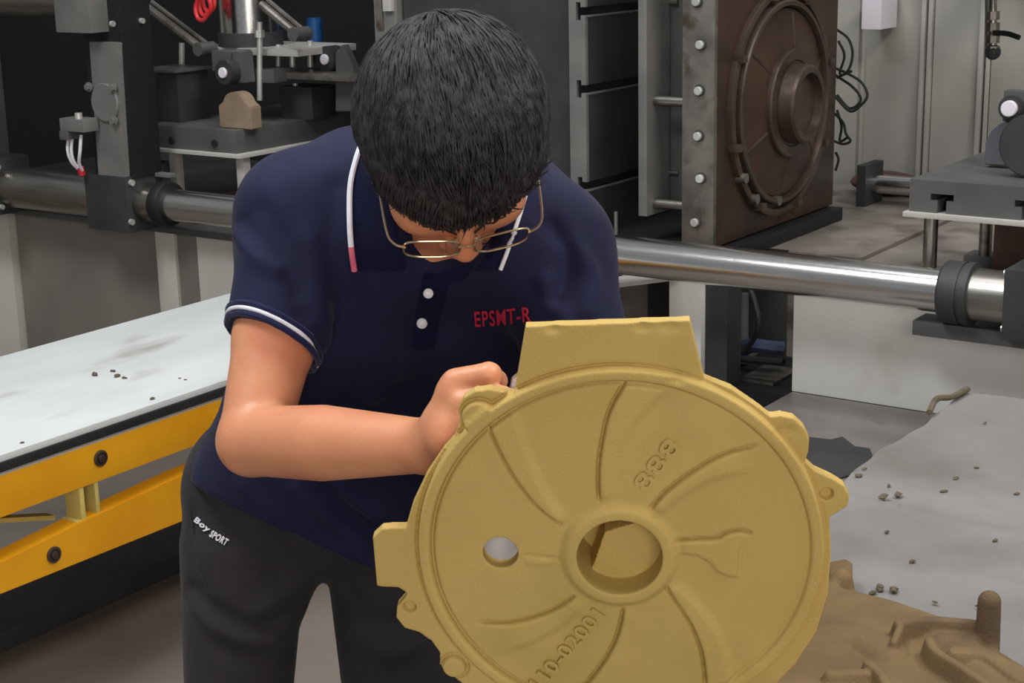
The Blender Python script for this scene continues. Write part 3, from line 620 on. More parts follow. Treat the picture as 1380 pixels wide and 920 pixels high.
for px, py, s, t in ((128, 506, 0.011, 'largest dark crumb, left of the cluster on the white lift table'), (152, 501, 0.008, 'dark crumb at the rear of the cluster on the white lift table'),
                     (158, 508, 0.010, 'dark crumb in the middle of the cluster on the white lift table'), (168, 510, 0.007, 'dark crumb at the right end of the cluster on the white lift table'),
                     (205, 538, 0.007, 'dark crumb close to the near edge of the white lift table'), (250, 512, 0.004, 'right one of two tiny crumbs beside the arm on the white lift table'),
                     (242, 510, 0.0035, 'left one of two tiny crumbs beside the arm on the white lift table'), (30, 597, 0.005, 'lone dark crumb at the left end of the white lift table')):
    crumb(PZ(px, py, ZT), s, t, 'sand crumbs on the lift table')

# ================================================================== work table on the right
ZR = 0.85
wt = empty('work_table', (-0.25, 1.65, 0), 'steel work table under the white sheet at the right', 'table')
MB().box(-0.835, 0.40, 0.86, 2.462, 0.80, 0.846, bev=0.003).build('table_top', M['grey_paint'], wt)
for x in (-0.78, 0.34):
    for y in (0.92, 2.40):
        MB().box(x - 0.03, x + 0.03, y - 0.03, y + 0.03, 0, 0.80).build('leg', M['grey_paint'], wt)
b = bmesh.new(); nx, ny = 90, 110
gx = np.linspace(-0.841, 0.41, nx); gy = np.linspace(0.85, 2.468, ny)
rip = lambda x, y: 0.0016 * sin(9 * x + 5 * y + 1) * sin(7 * y - 4 * x) + 0.0008 * sin(31 * x - 17 * y)
A_, B2_ = PZ(1150, 672, ZR)[:2], PZ(1380, 722, ZR)[:2]
dl = (B2_ - A_) / np.linalg.norm(B2_ - A_); nl = np.array([-dl[1], dl[0]])
vv = []
for j, y in enumerate(gy):
    row = []
    for i, x in enumerate(gx):
        xe = x + (0.003 * sin(23 * y) + 0.002 * sin(61 * y + 1) if i == 0 else 0) ; ye = y + (0.006 * sin(31 * x) if j == ny - 1 else 0)
        s_ = (np.array([x, y]) - A_) @ nl
        row.append(b.verts.new((xe, ye, ZR + 0.0024 + rip(x, y) + 0.006 * math.exp(-(s_ / 0.006) ** 2) - 0.004 * (s_ > 0) * math.exp(-(s_ / 0.05) ** 2))))
    vv.append(row)
for j in range(ny - 1):
    for i in range(nx - 1): b.faces.new((vv[j][i], vv[j][i + 1], vv[j + 1][i + 1], vv[j + 1][i]))
r_ = bmesh.ops.solidify(b, geom=b.faces[:], thickness=0.0016)
bmesh.ops.recalc_face_normals(b, faces=b.faces[:])
me = bpy.data.meshes.new('table_sheet'); b.to_mesh(me); b.free(); me.shade_smooth()
tag(link('table_sheet', me, M['sheet_grey'], loc=(-0.2, 1.65, ZR)), 'creased greyish white sheet covering the work table at the right', 'sheet')
for px, py, s, t in ((1165, 636, .005, 'upper of two crumbs at the left edge of the sheet above the lug'), (1157, 645, .006, 'lower of two crumbs at the left edge of the sheet above the lug'),
        (1198, 658, .004, 'tiny crumb just above the pair of large crumbs on the sheet'), (1190, 675, .009, 'large left crumb of the pair beside the lug of the ochre core'),
        (1210, 671, .008, 'large right crumb of the pair beside the lug of the ochre core'), (1272, 667, .006, 'lower crumb of a slanting row of three on the sheet'),
        (1288, 649, .006, 'middle crumb of a slanting row of three on the sheet'), (1316, 634, .004, 'upper crumb of a slanting row of three on the sheet'),
        (1370, 670, .005, 'dark crumb on the sheet at the right rim of the picture'), (1195, 721, .004, 'lone crumb on the sheet between the lug and the brown core'),
        (1229, 761, .005, 'lone crumb on the sheet straight above the group behind the brown core'), (1341, 732, .004, 'lone crumb on the sheet above the upright peg'),
        (1186, 798, .009, 'rear crumb of the group of three behind the brown core'), (1204, 801, .008, 'right crumb of the group of three behind the brown core'),
        (1176, 804, .006, 'left small crumb of the group of three behind the brown core'), (1318, 821, .004, 'tiny crumb on the sheet touching the upright peg'),
        (1260, 816, .004, 'tiny crumb on the sheet midway between group and upright peg'), (1327, 573, .004, 'farthest crumb on the sheet near its back edge')):
    crumb(PZ(px, py, ZR) + np.array([0, 0, 0.0032]), s, t, 'sand crumbs on the work table')
o = MB().prism([PZ(x, y, 0.4326) for x, y in ((1085, 590), (1120, 594), (1135, 590), (1152, 603), (1172, 606), (1176, 616), (1150, 640), (1060, 670), (1040, 600))], (0, 0, 0.004)).build('dark_patch', M['dark_paint'], loc=PZ(1110, 610, 0.432)); tag(o, 'ragged dark patch on the grey deck beside the work table', 'mat')  # thin dark sheet with a ragged outline on the deck
o = MB().tube(curve_pts([PZ(1252, 563, .85) + [0, 0, .009], PZ(1262, 549, .85) + [0, 0, .014], PZ(1282, 543, .85) + [0, 0, .010], PZ(1304, 531, .85) + [0, 0, .009]], 16), 0.005, 8).build('sand_lump', M['crumb'], loc=PZ(1262, 552, .85)); tag(o, 'olive strip of sand along the far left corner of the sheet', 'sand')

# ================================================================== the held sand core disc
CD = D(835, 742, 1.40)
EL, AZ = radians(-9), radians(-4)
hv = -_fh; hv = np.array([hv[0] * cos(AZ) - hv[1] * sin(AZ), hv[0] * sin(AZ) + hv[1] * cos(AZ), 0])
DN = hv * cos(EL) + _z * sin(EL); E1 = np.cross(_z, hv); E2 = np.cross(DN, E1)
def uv(x, y, w=0.0):
    rr = ray(x, y); P0 = CD + DN * w; t = ((P0 - CAM) @ DN) / (rr @ DN); q = CAM + rr * t - P0
    return np.array([q @ E1, q @ E2])
def world(u, v, w_): return CD + E1 * u + E2 * v + DN * w_
def seg_dist(U, V, P, closed=False):
    """distance to polyline, and arclength fraction of nearest point"""
    P = np.asarray(P); Q = np.roll(P, -1, 0) if closed else P[1:]; P = P if closed else P[:-1]
    best = np.full(U.shape, 9.0); tt = np.zeros(U.shape); sg = np.zeros(U.shape); n = len(P)
    for i, (a, b) in enumerate(zip(P, Q)):
        d = b - a; L2 = d @ d + 1e-12
        t = np.clip(((U - a[0]) * d[0] + (V - a[1]) * d[1]) / L2, 0, 1)
        ex, ey = U - a[0] - t * d[0], V - a[1] - t * d[1]; ds = np.hypot(ex, ey)
        k = ds < best; best = np.where(k, ds, best); tt = np.where(k, (i + t) / n, tt); sg = np.where(k, np.sign(d[0] * ey - d[1] * ex), sg)
    return best, tt, sg
def inside(U, V, P):
    r = np.zeros(U.shape, bool); n = len(P)
    for i in range(n):
        (x1, y1), (x2, y2) = P[i], P[(i + 1) % n]
        c = ((y1 > V) != (y2 > V)) & (U < (x2 - x1) * (V - y1) / ((y2 - y1) if y2 != y1 else 1e-9) + x1)
        r ^= c
    return r
sstep = lambda a, b, x: (lambda t: t * t * (3 - 2 * t))(np.clip((x - a) / (b - a), 0, 1))
OUT = [(708, 440), (930, 432), (949, 510), (985, 524), (1020, 548), (1038, 562), (1052, 560), (1070, 564), (1084, 577), (1091, 592), (1089, 610), (1085, 622), (1098, 634), (1122, 645), (1138, 655), (1145, 668), (1143, 681), (1130, 690), (1118, 697),
       (1120, 745), (1116, 800), (1100, 852), (1072, 895), (1038, 930), (995, 962), (940, 985)]
OUTL = [(730, 985), (665, 955), (630, 930), (620, 918), (604, 912), (592, 898), (593, 880), (582, 864), (565, 852), (545, 846), (534, 832), (535, 817), (546, 805), (548, 799), (538, 792), (508, 790), (502, 724), (515, 712), (547, 711),
        (556, 680), (575, 640), (598, 606), (613, 590), (619, 572), (618, 550), (625, 536), (640, 527), (660, 525), (693, 531)]
poly = [uv(*q) for q in OUT] + [np.array([0.068, -0.196]), np.array([0.06, -0.2192]), np.array([-0.05, -0.2192]), np.array([-0.058, -0.196])] + [uv(*q) for q in OUTL]
HS = 0.00115
ulo, uhi, vlo, vhi, wlo, whi = -0.228, 0.205, -0.235, 0.232, -0.066, 0.022
gu = np.arange(ulo, uhi, HS); gv = np.arange(vlo, vhi, HS); gw = np.arange(wlo, whi, HS)
UU, VV = np.meshgrid(gu, gv, indexing='ij')
ds, _, _ = seg_dist(UU, VV, poly, True); sd = np.where(inside(UU, VV, poly), -ds, ds)
Rr = np.hypot(UU, VV)
RI = 0.1615                                                    # radius of the inner groove
bosses = [(uv(646, 562), 0.0150), (uv(1063, 588), 0.0), (uv(1122, 668), 0.0), (uv(612, 898), 0.011)]
rim = RI + 0.012 - Rr
for c, rr in bosses:
    if rr: rim = np.maximum(rim, rr - np.hypot(UU - c[0], VV - c[1]) + 0.0)
H = 0.007 * sstep(-0.0012, 0.0016, rim)
H *= 1 - 0.55 * sstep(RI + 0.012, RI + 0.020, Rr)
dish = 0.0035 + 0.0045 * (1 - np.clip(Rr / RI, 0, 1))
kin = sstep(RI + 0.0012, RI - 0.0012, Rr)
H = H * (1 - kin) + dish * kin
lit_fade = 0.30 + 0.70 * sstep(0.09, -0.05, UU)  # lit right side put into the shape: grooves get shallower there
H -= 0.0060 * lit_fade * np.exp(-((Rr - RI) / 0.0019) ** 2)               # dark groove between rim and dish
H -= 0.0040 * lit_fade * np.exp(-((rim + 0.001) / 0.0018) ** 2) * (Rr > RI + 0.006)
H += 0.006 * sstep(0.053, 0.043, Rr)                            # hub ring
VANES = [([(843, 512), (822, 550), (812, 590), (807, 630), (808, 674)], [(903, 520), (862, 562), (838, 600), (827, 640), (824, 676)]),
         ([(660, 574), (676, 608), (700, 648), (728, 680), (760, 704)], [(696, 548), (712, 600), (735, 652), (752, 678), (768, 697)]),
         ([(778, 797), (748, 816), (712, 830), (680, 836), (640, 836)], [(792, 806), (758, 838), (716, 862), (690, 872), (655, 884)]),
         ([(841, 812), (834, 845), (820, 877), (800, 906), (778, 930)], [(855, 816), (852, 850), (846, 890), (838, 925), (828, 955)]),
         ([(896, 782), (912, 806), (932, 838), (946, 876), (952, 925)], [(910, 776), (935, 800), (962, 834), (982, 880), (990, 930)]),
         ([(874, 684), (900, 656), (940, 628), (980, 608), (1028, 597)], [(884, 694), (915, 668), (960, 643), (1010, 633), (1060, 630)]),
         ([(908, 724), (940, 722), (966, 721), (980, 714), (1000, 712), (1015, 718)], [(908, 740), (935, 742), (955, 752), (965, 764), (985, 772), (1010, 770)]),
         ([(706, 744), (722, 745), (740, 747), (756, 748)], [(704, 757), (722, 757), (740, 757), (756, 757)])]
for k, (dk, lt_) in enumerate(VANES):
    dkp = np.array([p[:2] for p in curve_pts([list(uv(*q)) for q in dk], 30)]); ltp = np.array([p[:2] for p in curve_pts([list(uv(*q)) for q in lt_], 30)])
    if k in (0, 1): dkp, ltp = dkp[::-1], ltp[::-1]
    if k in (0, 1, 3, 4):
        dkp = np.vstack([dkp, dkp[-1] + (dkp[-1] - dkp[-4]) / np.linalg.norm(dkp[-1] - dkp[-4]) * 0.035]); ltp = np.vstack([ltp, ltp[-1] + (ltp[-1] - ltp[-4]) / np.linalg.norm(ltp[-1] - ltp[-4]) * 0.035])
    d1, t1, s1 = seg_dist(UU, VV, dkp); d2, t2, s2 = seg_dist(UU, VV, ltp)
    side = np.sign((ltp[8] - dkp[8]) @ np.array([-(dkp[9] - dkp[7])[1], (dkp[9] - dkp[7])[0]]))
    mid = (t1 > 0.001) & (t1 < 0.999)
    a = s1 * side * d1                                       # positive on the vane side
    soft = 0.009 if k < 6 else 0.004
    hv_ = sstep(-0.0006, 0.0012, a) * sstep(-0.2 * soft, soft, np.where(s2 * side > 0, -d2, d2) + 0.3 * soft)
    hv_ = np.where(mid, hv_, 0) * sstep(0, 0.10, t1) * (1 if k in (0, 1, 3, 4) else sstep(1.0, 0.60, t1))
    amp = 0.0036 if k < 6 else (0.0026 if k == 6 else 0.0014)
    H += amp * hv_ * kin - (0.0050 if k < 7 else 0.0016) * np.exp(-((a + 0.0004) / 0.0015) ** 2) * mid * sstep(0, 0.05, t1) * sstep(1.0, 0.9, t1) * kin
LUGH = [uv(1114, 666), uv(1060, 590) * 0 + 9, uv(552, 818), uv(648, 562) * 0 + 9]
for c in LUGH:
    H -= 0.006 * sstep(0.0062, 0.0045, np.hypot(UU - c[0], VV - c[1]))
c = uv(930, 600); H = H
# chipped marks on the top plate
for (px, py, r1) in ((745, 443, .004), (866, 440, .004), (903, 440, .005), (913, 508, .004), (1060, 580, .004)):
    c = uv(px, py); H -= 0.003 * np.exp(-((UU - c[0]) / (r1 * 1.6)) ** 2 - ((VV - c[1]) / r1) ** 2)
back = np.where(Rr < RI + 0.008, -0.040, -0.011) + 0.0
back = -0.011 - 0.003 * sstep(RI + 0.010, RI + 0.003, Rr) + 0.004 * sstep(RI - 0.012, RI - 0.018, Rr) - 0.050 * sstep(0.058, 0.053, Rr)
W3 = gw[None, None, :]
vol = np.maximum(np.maximum(sd[:, :, None], (W3 - H[:, :, None]) * 0.75), (back[:, :, None] - W3) * 0.8)
hole = Rr[:, :, None] - (0.0365 - 0.03 * np.clip(-W3 - 0.0, 0, 0.04) * 0.1)
floor_w = np.where((UU > -0.013 + 0.3 * (VV - 0.01)) & (VV < 0.014 + 0.35 * UU), -0.016, -0.053)   # stepped core at the bottom of the hub hole
cav = np.maximum(hole, floor_w[:, :, None] - W3)
vol = np.maximum(vol, -cav)
c = uv(675, 741); vol = np.maximum(vol, -(np.hypot(UU - c[0], VV - c[1])[:, :, None] - 0.0152))
V = Vol((ulo, vlo, wlo), (uhi - HS, vhi - HS, whi - HS), HS); V.a = vol.astype(np.float32)
me = V.mesh('sand_core', smooth=1)
TD = Matrix(((E1[0], E2[0], DN[0], CD[0]), (E1[1], E2[1], DN[1], CD[1]), (E1[2], E2[2], DN[2], CD[2]), (0, 0, 0, 1)))
me.transform(TD)
core = link('sand_core', me, M['sand'], loc=CD)
tag(core, 'round ochre sand core with swirl ribs and number, held upright by the man', 'sand core')
def raised(txt, px0, px1, size, wz, name):
    a, b_ = uv(*px0), uv(*px1); ang = atan2(b_[1] - a[1], b_[0] - a[0]); L = np.linalg.norm(b_ - a)
    t = text_mesh(txt, size, 0.0024, name, 0.0003)
    xs = [v.co.x for v in t.vertices]; t.transform(Matrix.Diagonal((L / (max(xs) - min(xs)), 1, 1, 1)))
    m_ = (a + b_) / 2
    t.transform(TD @ Matrix.Translation((m_[0], m_[1], wz)) @ Matrix.Rotation(ang, 4, 'Z'))
    return link(name, t, M['sand'], core)
raised('888', (862, 652), (910, 590), 0.021, 0.0062, 'raised_number')
raised('110-02001', (722, 918), (808, 818), 0.0185, 0.0063, 'raised_number')

# white cotton cloth held behind the disc
CQ = [uv(689, 512, -0.062), uv(770, 470, -0.062), uv(632, 800, -0.062), uv(728, 812, -0.062)]
bm_ = bmesh.new(); nu, nv = 22, 36; rows = []
for j in range(nv):
    t = j / (nv - 1); row = []
    for i in range(nu):
        s_ = i / (nu - 1)
        q_ = (CQ[0] * (1 - s_) + CQ[1] * s_) * (1 - t) + (CQ[2] * (1 - s_) + CQ[3] * s_) * t; u, v = q_
        w_ = -0.068 + 0.040 * sstep(0.68, 0.90, t) - 0.004 * sin(9 * s_ + 3 * t) - 0.003 * sin(14 * t + 4 * s_)
        row.append(bm_.verts.new(world(u, v, w_)))
    rows.append(row)
for j in range(nv - 1):
    for i in range(nu - 1): bm_.faces.new((rows[j][i], rows[j][i + 1], rows[j + 1][i + 1], rows[j + 1][i]))
bmesh.ops.solidify(bm_, geom=bm_.faces[:], thickness=0.003); bmesh.ops.recalc_face_normals(bm_, faces=bm_.faces[:])
me = bpy.data.meshes.new('cleaning_cloth'); bm_.to_mesh(me); bm_.free(); me.shade_smooth()
tag(link('cleaning_cloth', me, M['glove'], loc=world(-0.09, 0.05, -0.062)), 'white cotton cloth hanging behind the sand core, seen through its small hole', 'cloth')

# ================================================================== second sand core lying on the sheet
h2 = 0.0018
C2 = np.array([PZ(1190, 960, ZR)[0], PZ(1190, 960, ZR)[1], ZR + 0.0075])
P2 = [PZ(x, y, ZR + 0.03)[:2] - C2[:2] for x, y in ((985, 840), (1040, 800), (1095, 790), (1118, 782), (1117, 760), (1140, 756), (1149, 762), (1149, 778), (1134, 786), (1150, 800), (1205, 813), (1262, 832), (1312, 850), (1345, 880), (1378, 900), (1420, 950), (1440, 1010), (1400, 1090), (1300, 1140), (1150, 1150), (1020, 1110), (950, 1020), (945, 920))]
P2 = np.array(P2); lo2 = P2.min(0) - 0.01; hi2 = P2.max(0) + 0.01
V2 = Vol((lo2[0], lo2[1], -0.004), (hi2[0], hi2[1], 0.105), h2)
g0 = np.arange(V2.n[0]) * h2 + V2.lo[0]; g1 = np.arange(V2.n[1]) * h2 + V2.lo[1]; g2 = np.arange(V2.n[2]) * h2 + V2.lo[2]
UU2, VV2 = np.meshgrid(g0, g1, indexing='ij')
d2_, _, _ = seg_dist(UU2, VV2, P2, True); sd2 = np.where(inside(UU2, VV2, P2), -d2_, d2_)
R2 = np.hypot(UU2, VV2)
H2 = 0.026 + 0.010 * sstep(-0.012, -0.022, sd2) - 0.008 * sstep(-0.045, -0.07, sd2)
def l2(px, py, hz): return PZ(px, py, ZR + hz)[:2] - C2[:2]
for pts_, wd, hh in (([(1212, 846), (1250, 842), (1308, 846)], 0.012, 0.020), ([(1205, 870), (1213, 850)], 0.008, 0.018), ([(1252, 872), (1262, 888), (1300, 912), (1340, 940)], 0.010, 0.022), ([(1290, 880), (1330, 884), (1375, 915)], 0.018, 0.016),
                     ([(1170, 896), (1190, 915), (1210, 960)], 0.010, 0.016), ([(1120, 905), (1165, 904)], 0.012, 0.012), ([(1060, 850), (1150, 846), (1196, 868)], 0.030, 0.010)):
    d_, t_, _ = seg_dist(UU2, VV2, np.array([p[:2] for p in curve_pts([list(l2(*q, 0.045)) for q in pts_], 20)]))
    H2 = np.maximum(H2, 0.026 + hh * sstep(wd, wd * 0.35, d_) + 0.0)
vol2 = np.maximum(np.maximum(sd2[:, :, None], (g2[None, None, :] - H2[:, :, None]) * 0.6), -g2[None, None, :])
V2.a = vol2.astype(np.float32)
for px, py, top, r_, hz in ((1330, 872, 0.072, 0.0125, 0.03), (1134, 796, 0.036, 0.013, 0.03)):
    q = l2(px, py, hz); V2.cone((q[0], q[1], 0.02), (q[0], q[1], top), r_, r_ * 0.92, 0.008)
me = V2.mesh('sand_core', smooth=1); me.transform(Matrix.Translation(Vector(C2)))
tag(link('sand_core', me, M['sand_dark'], loc=C2), 'brown sand core with ribs and upright peg lying flat on the sheet', 'sand core')

# ================================================================== the man
nrm = lambda v: np.asarray(v, float) / np.linalg.norm(v)
TOC = -_fh                                                 # horizontal direction towards the camera
FRONT = nrm(TOC + 0.10 * _r0)
# joints
SH_R, EL_R, WR_R = D(406, 296, 1.735), D(340, 594, 1.63), D(583, 601, 1.455)
SH_L, EL_L, WR_L = D(737, 338, 1.735), D(800, 560, 1.66), D(765, 655, 1.50)
HIPC, WAIST, CHEST, UPPER = D(432, 705, 1.98), D(480, 590, 1.93), D(552, 420, 1.83), D(578, 300, 1.77)
NECK0, HEAD = D(596, 270, 1.76), D(609, 187, 1.60)
# head frame: Z through the crown, Y out of the face, X to the right of the picture
roll = radians(9)
dn = -UPV * cos(roll) + RGT * sin(roll)                    # the way the face points in the picture
th = radians(77)
HY = nrm(dn * sin(th) - FWD * cos(th)); HZ = nrm(-FWD * sin(th) - dn * cos(th)); HX = np.cross(HY, HZ)
lean = radians(-7); HZ, HX = HZ * cos(lean) + HX * sin(lean), HX * cos(lean) - HZ * sin(lean)
def hd(x, y, z_): return HEAD + HX * x + HY * y + HZ * z_
FEET = np.array([D(432, 705, 1.98)[0], D(432, 705, 1.98)[1], 0.0])

body = Vol(np.minimum.reduce([EL_R, WR_R, HIPC, SH_L, HEAD]) - [0.22, 0.22, 0.10], np.maximum.reduce([EL_R, WR_L, HEAD, SH_L, HIPC]) + [0.20, 0.24, 0.18], 0.0026)
# trunk inside the shirt
side = lambda p, s_: np.asarray(p) + nrm(np.cross(_z, -FRONT)) * s_
for s_ in (-1, 1):
    body.cone(side(D(445, 655, 1.96), 0.04 * s_), side(WAIST, 0.05 * s_), 0.060, 0.075, 0.03); body.cone(side(WAIST, 0.05 * s_), side(CHEST, 0.06 * s_), 0.075, 0.080, 0.03)
    body.cone(side(CHEST, 0.06 * s_), side(UPPER, 0.05 * s_), 0.085, 0.07, 0.03)
body.cone(SH_R, SH_L, 0.05, 0.05, 0.04)
body.cone(NECK0, hd(0, -0.03, -0.05), 0.058, 0.056, 0.02)
body.cone(NECK0, D(580, 350, 1.705), 0.055, 0.026, 0.02)          # throat in the open neck of the shirt
# head
body.ell(hd(0, -0.012, 0.03), (HX, HY, HZ), (0.076, 0.090, 0.088))
body.ell(hd(0, 0.021, -0.03), (HX, HY, HZ), (0.066, 0.069, 0.085), 0.03)
body.ell(hd(0, 0.055, -0.088), (HX, HY, HZ), (0.036, 0.034, 0.028), 0.03)      # chin
for s_ in (-1, 1):
    eo = 0.084 if s_ < 0 else 0.078
    body.ell(hd(0.040 * s_, 0.057, -0.028), (HX, HY, HZ), (0.026, 0.026, 0.024), 0.02)     # cheek
    body.ell(hd(0.034 * s_, 0.088, 0.006), (HX, HY, HZ), (0.021, 0.012, 0.012), 0.010, 'c')  # eye socket
    body.ell(hd(0.033 * s_, 0.075, 0.004), (HX, HY, HZ), (0.0145, 0.0125, 0.0115), 0.004)      # closed lid over the eye
    body.cone(hd(0.012 * s_, 0.086, 0.022), hd(0.050 * s_, 0.077, 0.024), 0.006, 0.005, 0.012)  # brow ridge
    body.ell(hd(0.0105 * s_, 0.097, -0.042), (HX, HY, HZ), (0.0085, 0.010, 0.008), 0.006)       # nostril wing
    ex = nrm(HX * s_ * 0.75 - HY * 0.55)
    body.ell(hd(eo * s_, -0.010, -0.005), (ex, np.cross(HZ, ex), HZ), (0.018, 0.009, 0.030), 0.006)   # ear
    body.ell(hd((eo + 0.009) * s_, 0.002, -0.003), (ex, np.cross(HZ, ex), HZ), (0.010, 0.005, 0.020), 0.004, 'c')
body.cone(hd(0, 0.085, 0.010), hd(0, 0.106, -0.036), 0.0065, 0.0105, 0.010)      # nose
body.ell(hd(0, 0.090, -0.060), (HX, HY, HZ), (0.024, 0.008, 0.0055), 0.004)
body.ell(hd(0, 0.086, -0.070), (HX, HY, HZ), (0.020, 0.009, 0.006), 0.004)
# arms
def arm(sh, el, wr):
    m1 = sh + (el - sh) * 0.55
    body.cone(sh, m1, 0.046, 0.0415, 0.02); body.cone(m1, el, 0.0420, 0.0335, 0.012)
    m2 = el + (wr - el) * 0.42
    body.cone(el, m2, 0.0345, 0.0365, 0.010); body.cone(m2, wr, 0.0365, 0.0235, 0.0)
arm(SH_R, EL_R, WR_R); arm(SH_L, EL_L, WR_L)
# right hand: back of hand rises from the wrist, fingers pass behind the lug of the core
def clear_of_core(p, r_):
    p = np.array(p, float); dv = p - CAM; dv = dv / np.linalg.norm(dv)
    g = (p - CD) @ DN + (0.0155 + r_)
    return p - dv * (g / (dv @ DN)) if g > 0 else p
def chain(pts, rs, k0=0.010):
    pts = [clear_of_core(p, r_) for p, r_ in zip(pts, rs)]
    for i in range(len(pts) - 1): body.cone(pts[i], pts[i + 1], rs[i], rs[i + 1], k0 if i == 0 else 0.003)
pb = D(598, 556, 1.425)
body.cone(WR_R, D(600, 575, 1.43), 0.0235, 0.022, 0.012)
body.cone(clear_of_core(D(598, 592, 1.435), 0.021), clear_of_core(D(611, 530, 1.418), 0.0165), 0.021, 0.0165, 0.010)
body.cone(clear_of_core(D(606, 590, 1.415), 0.018), clear_of_core(D(634, 548, 1.410), 0.015), 0.018, 0.015, 0.012)
body.cone(clear_of_core(D(612, 586, 1.415), 0.018), clear_of_core(D(640, 574, 1.408), 0.015), 0.018, 0.015, 0.012)
chain([D(613, 513, 1.414), D(659, 505, 1.402), D(669, 513, 1.432), D(655, 535, 1.448)], [0.0112, 0.0110, 0.0096, 0.0085], 0.006)      # index, bent away at the middle knuckle
chain([D(622, 543, 1.404), D(676, 536, 1.392), D(698, 545, 1.384), D(708, 556, 1.381)], [0.0104, 0.0104, 0.0094, 0.0085], 0.004)      # middle
chain([D(630, 562, 1.405), D(676, 556, 1.392), D(697, 566, 1.385), D(706, 578, 1.382)], [0.0110, 0.0102, 0.0092, 0.0082])      # ring
chain([D(634, 582, 1.405), D(668, 581, 1.394), D(686, 590, 1.388), D(694, 600, 1.386)], [0.0100, 0.0092, 0.0084, 0.0076])      # little
chain([D(604, 568, 1.444), D(624, 545, 1.462), D(646, 548, 1.462), D(664, 552, 1.452)], [0.0140, 0.0118, 0.0110, 0.0095], 0.012)      # thumb, behind
# left hand: flat support behind the disc
def wl_(u, v, w_): return world(u, v, w_)
pm = wl_(-0.07, 0.055, -0.080)
body.cone(WR_L, pm, 0.024, 0.021, 0.012)
body.cone(WR_L, wl_(-0.075, 0.03, -0.082), 0.022, 0.018, 0.012)
chain([wl_(-0.075, 0.075, -0.080), wl_(-0.105, 0.098, -0.079), wl_(-0.122, 0.113, -0.077), wl_(-0.133, 0.124, -0.075)], [0.0110, 0.0100, 0.0092, 0.0082])
chain([wl_(-0.085, 0.058, -0.080), wl_(-0.122, 0.076, -0.079), wl_(-0.142, 0.087, -0.077), wl_(-0.154, 0.094, -0.075)], [0.0110, 0.0100, 0.0092, 0.0082])
chain([wl_(-0.088, 0.040, -0.081), wl_(-0.124, 0.053, -0.080), wl_(-0.143, 0.060, -0.078), wl_(-0.154, 0.065, -0.076)], [0.0106, 0.0096, 0.0088, 0.008])
chain([wl_(-0.084, 0.022, -0.082), wl_(-0.112, 0.029, -0.081), wl_(-0.128, 0.033, -0.079), wl_(-0.137, 0.036, -0.077)], [0.0098, 0.0088, 0.008, 0.0074])
chain([wl_(-0.05, 0.060, -0.080), wl_(-0.048, 0.092, -0.081), wl_(-0.052, 0.118, -0.078)], [0.0130, 0.0112, 0.0095])
bme = body.mesh('person', smooth=2)
person = link('person', bme, M['skin'], loc=FEET)
tag(person, 'man in navy polo shirt and dark trousers bowing over the sand core he holds', 'person')
bbvh = bvh_of(bme)                                          # local to FEET

# ---- polo shirt
sv = Vol(np.minimum.reduce([EL_R, HIPC, SH_L]) - [0.30, 0.30, 0.16], np.maximum.reduce([SH_R, SH_L, HIPC, EL_L]) + [0.26, 0.34, 0.22], 0.0042)
for s_ in (-1, 1):
    sv.cone(side(D(428, 735, 1.965), 0.060 * s_), side(D(436, 660, 1.96), 0.058 * s_), 0.099, 0.095, 0.02)
    sv.cone(side(D(436, 660, 1.96), 0.058 * s_), side(WAIST, 0.058 * s_), 0.095, 0.098, 0.03)
    sv.cone(side(WAIST, 0.058 * s_), side(CHEST, 0.075 * s_), 0.098, 0.100, 0.04)
    sv.cone(side(CHEST, 0.070 * s_), side(UPPER, 0.065 * s_), 0.100, 0.088, 0.04)
sv.cone(D(464, 274, 1.83), D(680, 310, 1.82), 0.078, 0.068, 0.05)                 # rounded upper back
sv.cone(D(490, 246, 1.80), D(684, 285, 1.79), 0.050, 0.048, 0.04)
sv.cone(SH_R, SH_L, 0.066, 0.064, 0.05)
sv.cone(UPPER, NECK0 + (HEAD - NECK0) * 0.22, 0.075, 0.070, 0.05)
hemR = SH_R + (EL_R - SH_R) * 0.575; hemL = SH_L + (EL_L - SH_L) * 0.70
sv.cone(SH_R, SH_R + (hemR - SH_R) * 0.5, 0.0640, 0.0560, 0.03); sv.cone(SH_R + (hemR - SH_R) * 0.5, hemR, 0.0560, 0.0515, 0.0)
sv.cone(hemR, hemR + (hemR - SH_R) * 0.2, 0.0500, 0.0480, 0.0)
sv.cone(SH_L, SH_L + (hemL - SH_L) * 0.5, 0.0660, 0.0600, 0.03); sv.cone(SH_L + (hemL - SH_L) * 0.5, hemL, 0.0600, 0.0560, 0.0)
# cut the hem and the sleeve ends
hA, hB, hC = D(257, 640, 1.975), D(335, 692, 1.875), D(450, 748, 1.855)
hn = np.cross(hB - hA, hC - hA); hn = hn if hn[2] < 0 else -hn
def local_cut(vol, p, n, rad, k=0.0):
    """cut away everything beyond plane p,n inside a ball round p"""
    p = np.asarray(p); n = nrm(n)
    def fn(x, y, z):
        pl = -((x - p[0]) * n[0] + (y - p[1]) * n[1] + (z - p[2]) * n[2])
        bl = np.sqrt((x - p[0]) ** 2 + (y - p[1]) ** 2 + (z - p[2]) ** 2) - rad
        return np.maximum(pl, bl)
    vol.put(fn, p - rad, p + rad, k, 'c')
sv.half(hA, hn)
axR = nrm(EL_R - SH_R); cutn = nrm(axR + 0.20 * RGT * -1 + 0.0 * UPV)
hemP = hemR.copy()
hn2 = nrm(axR + 0.28 * nrm(np.cross(FWD, axR)) * (1 if np.cross(FWD, axR) @ RGT < 0 else -1))
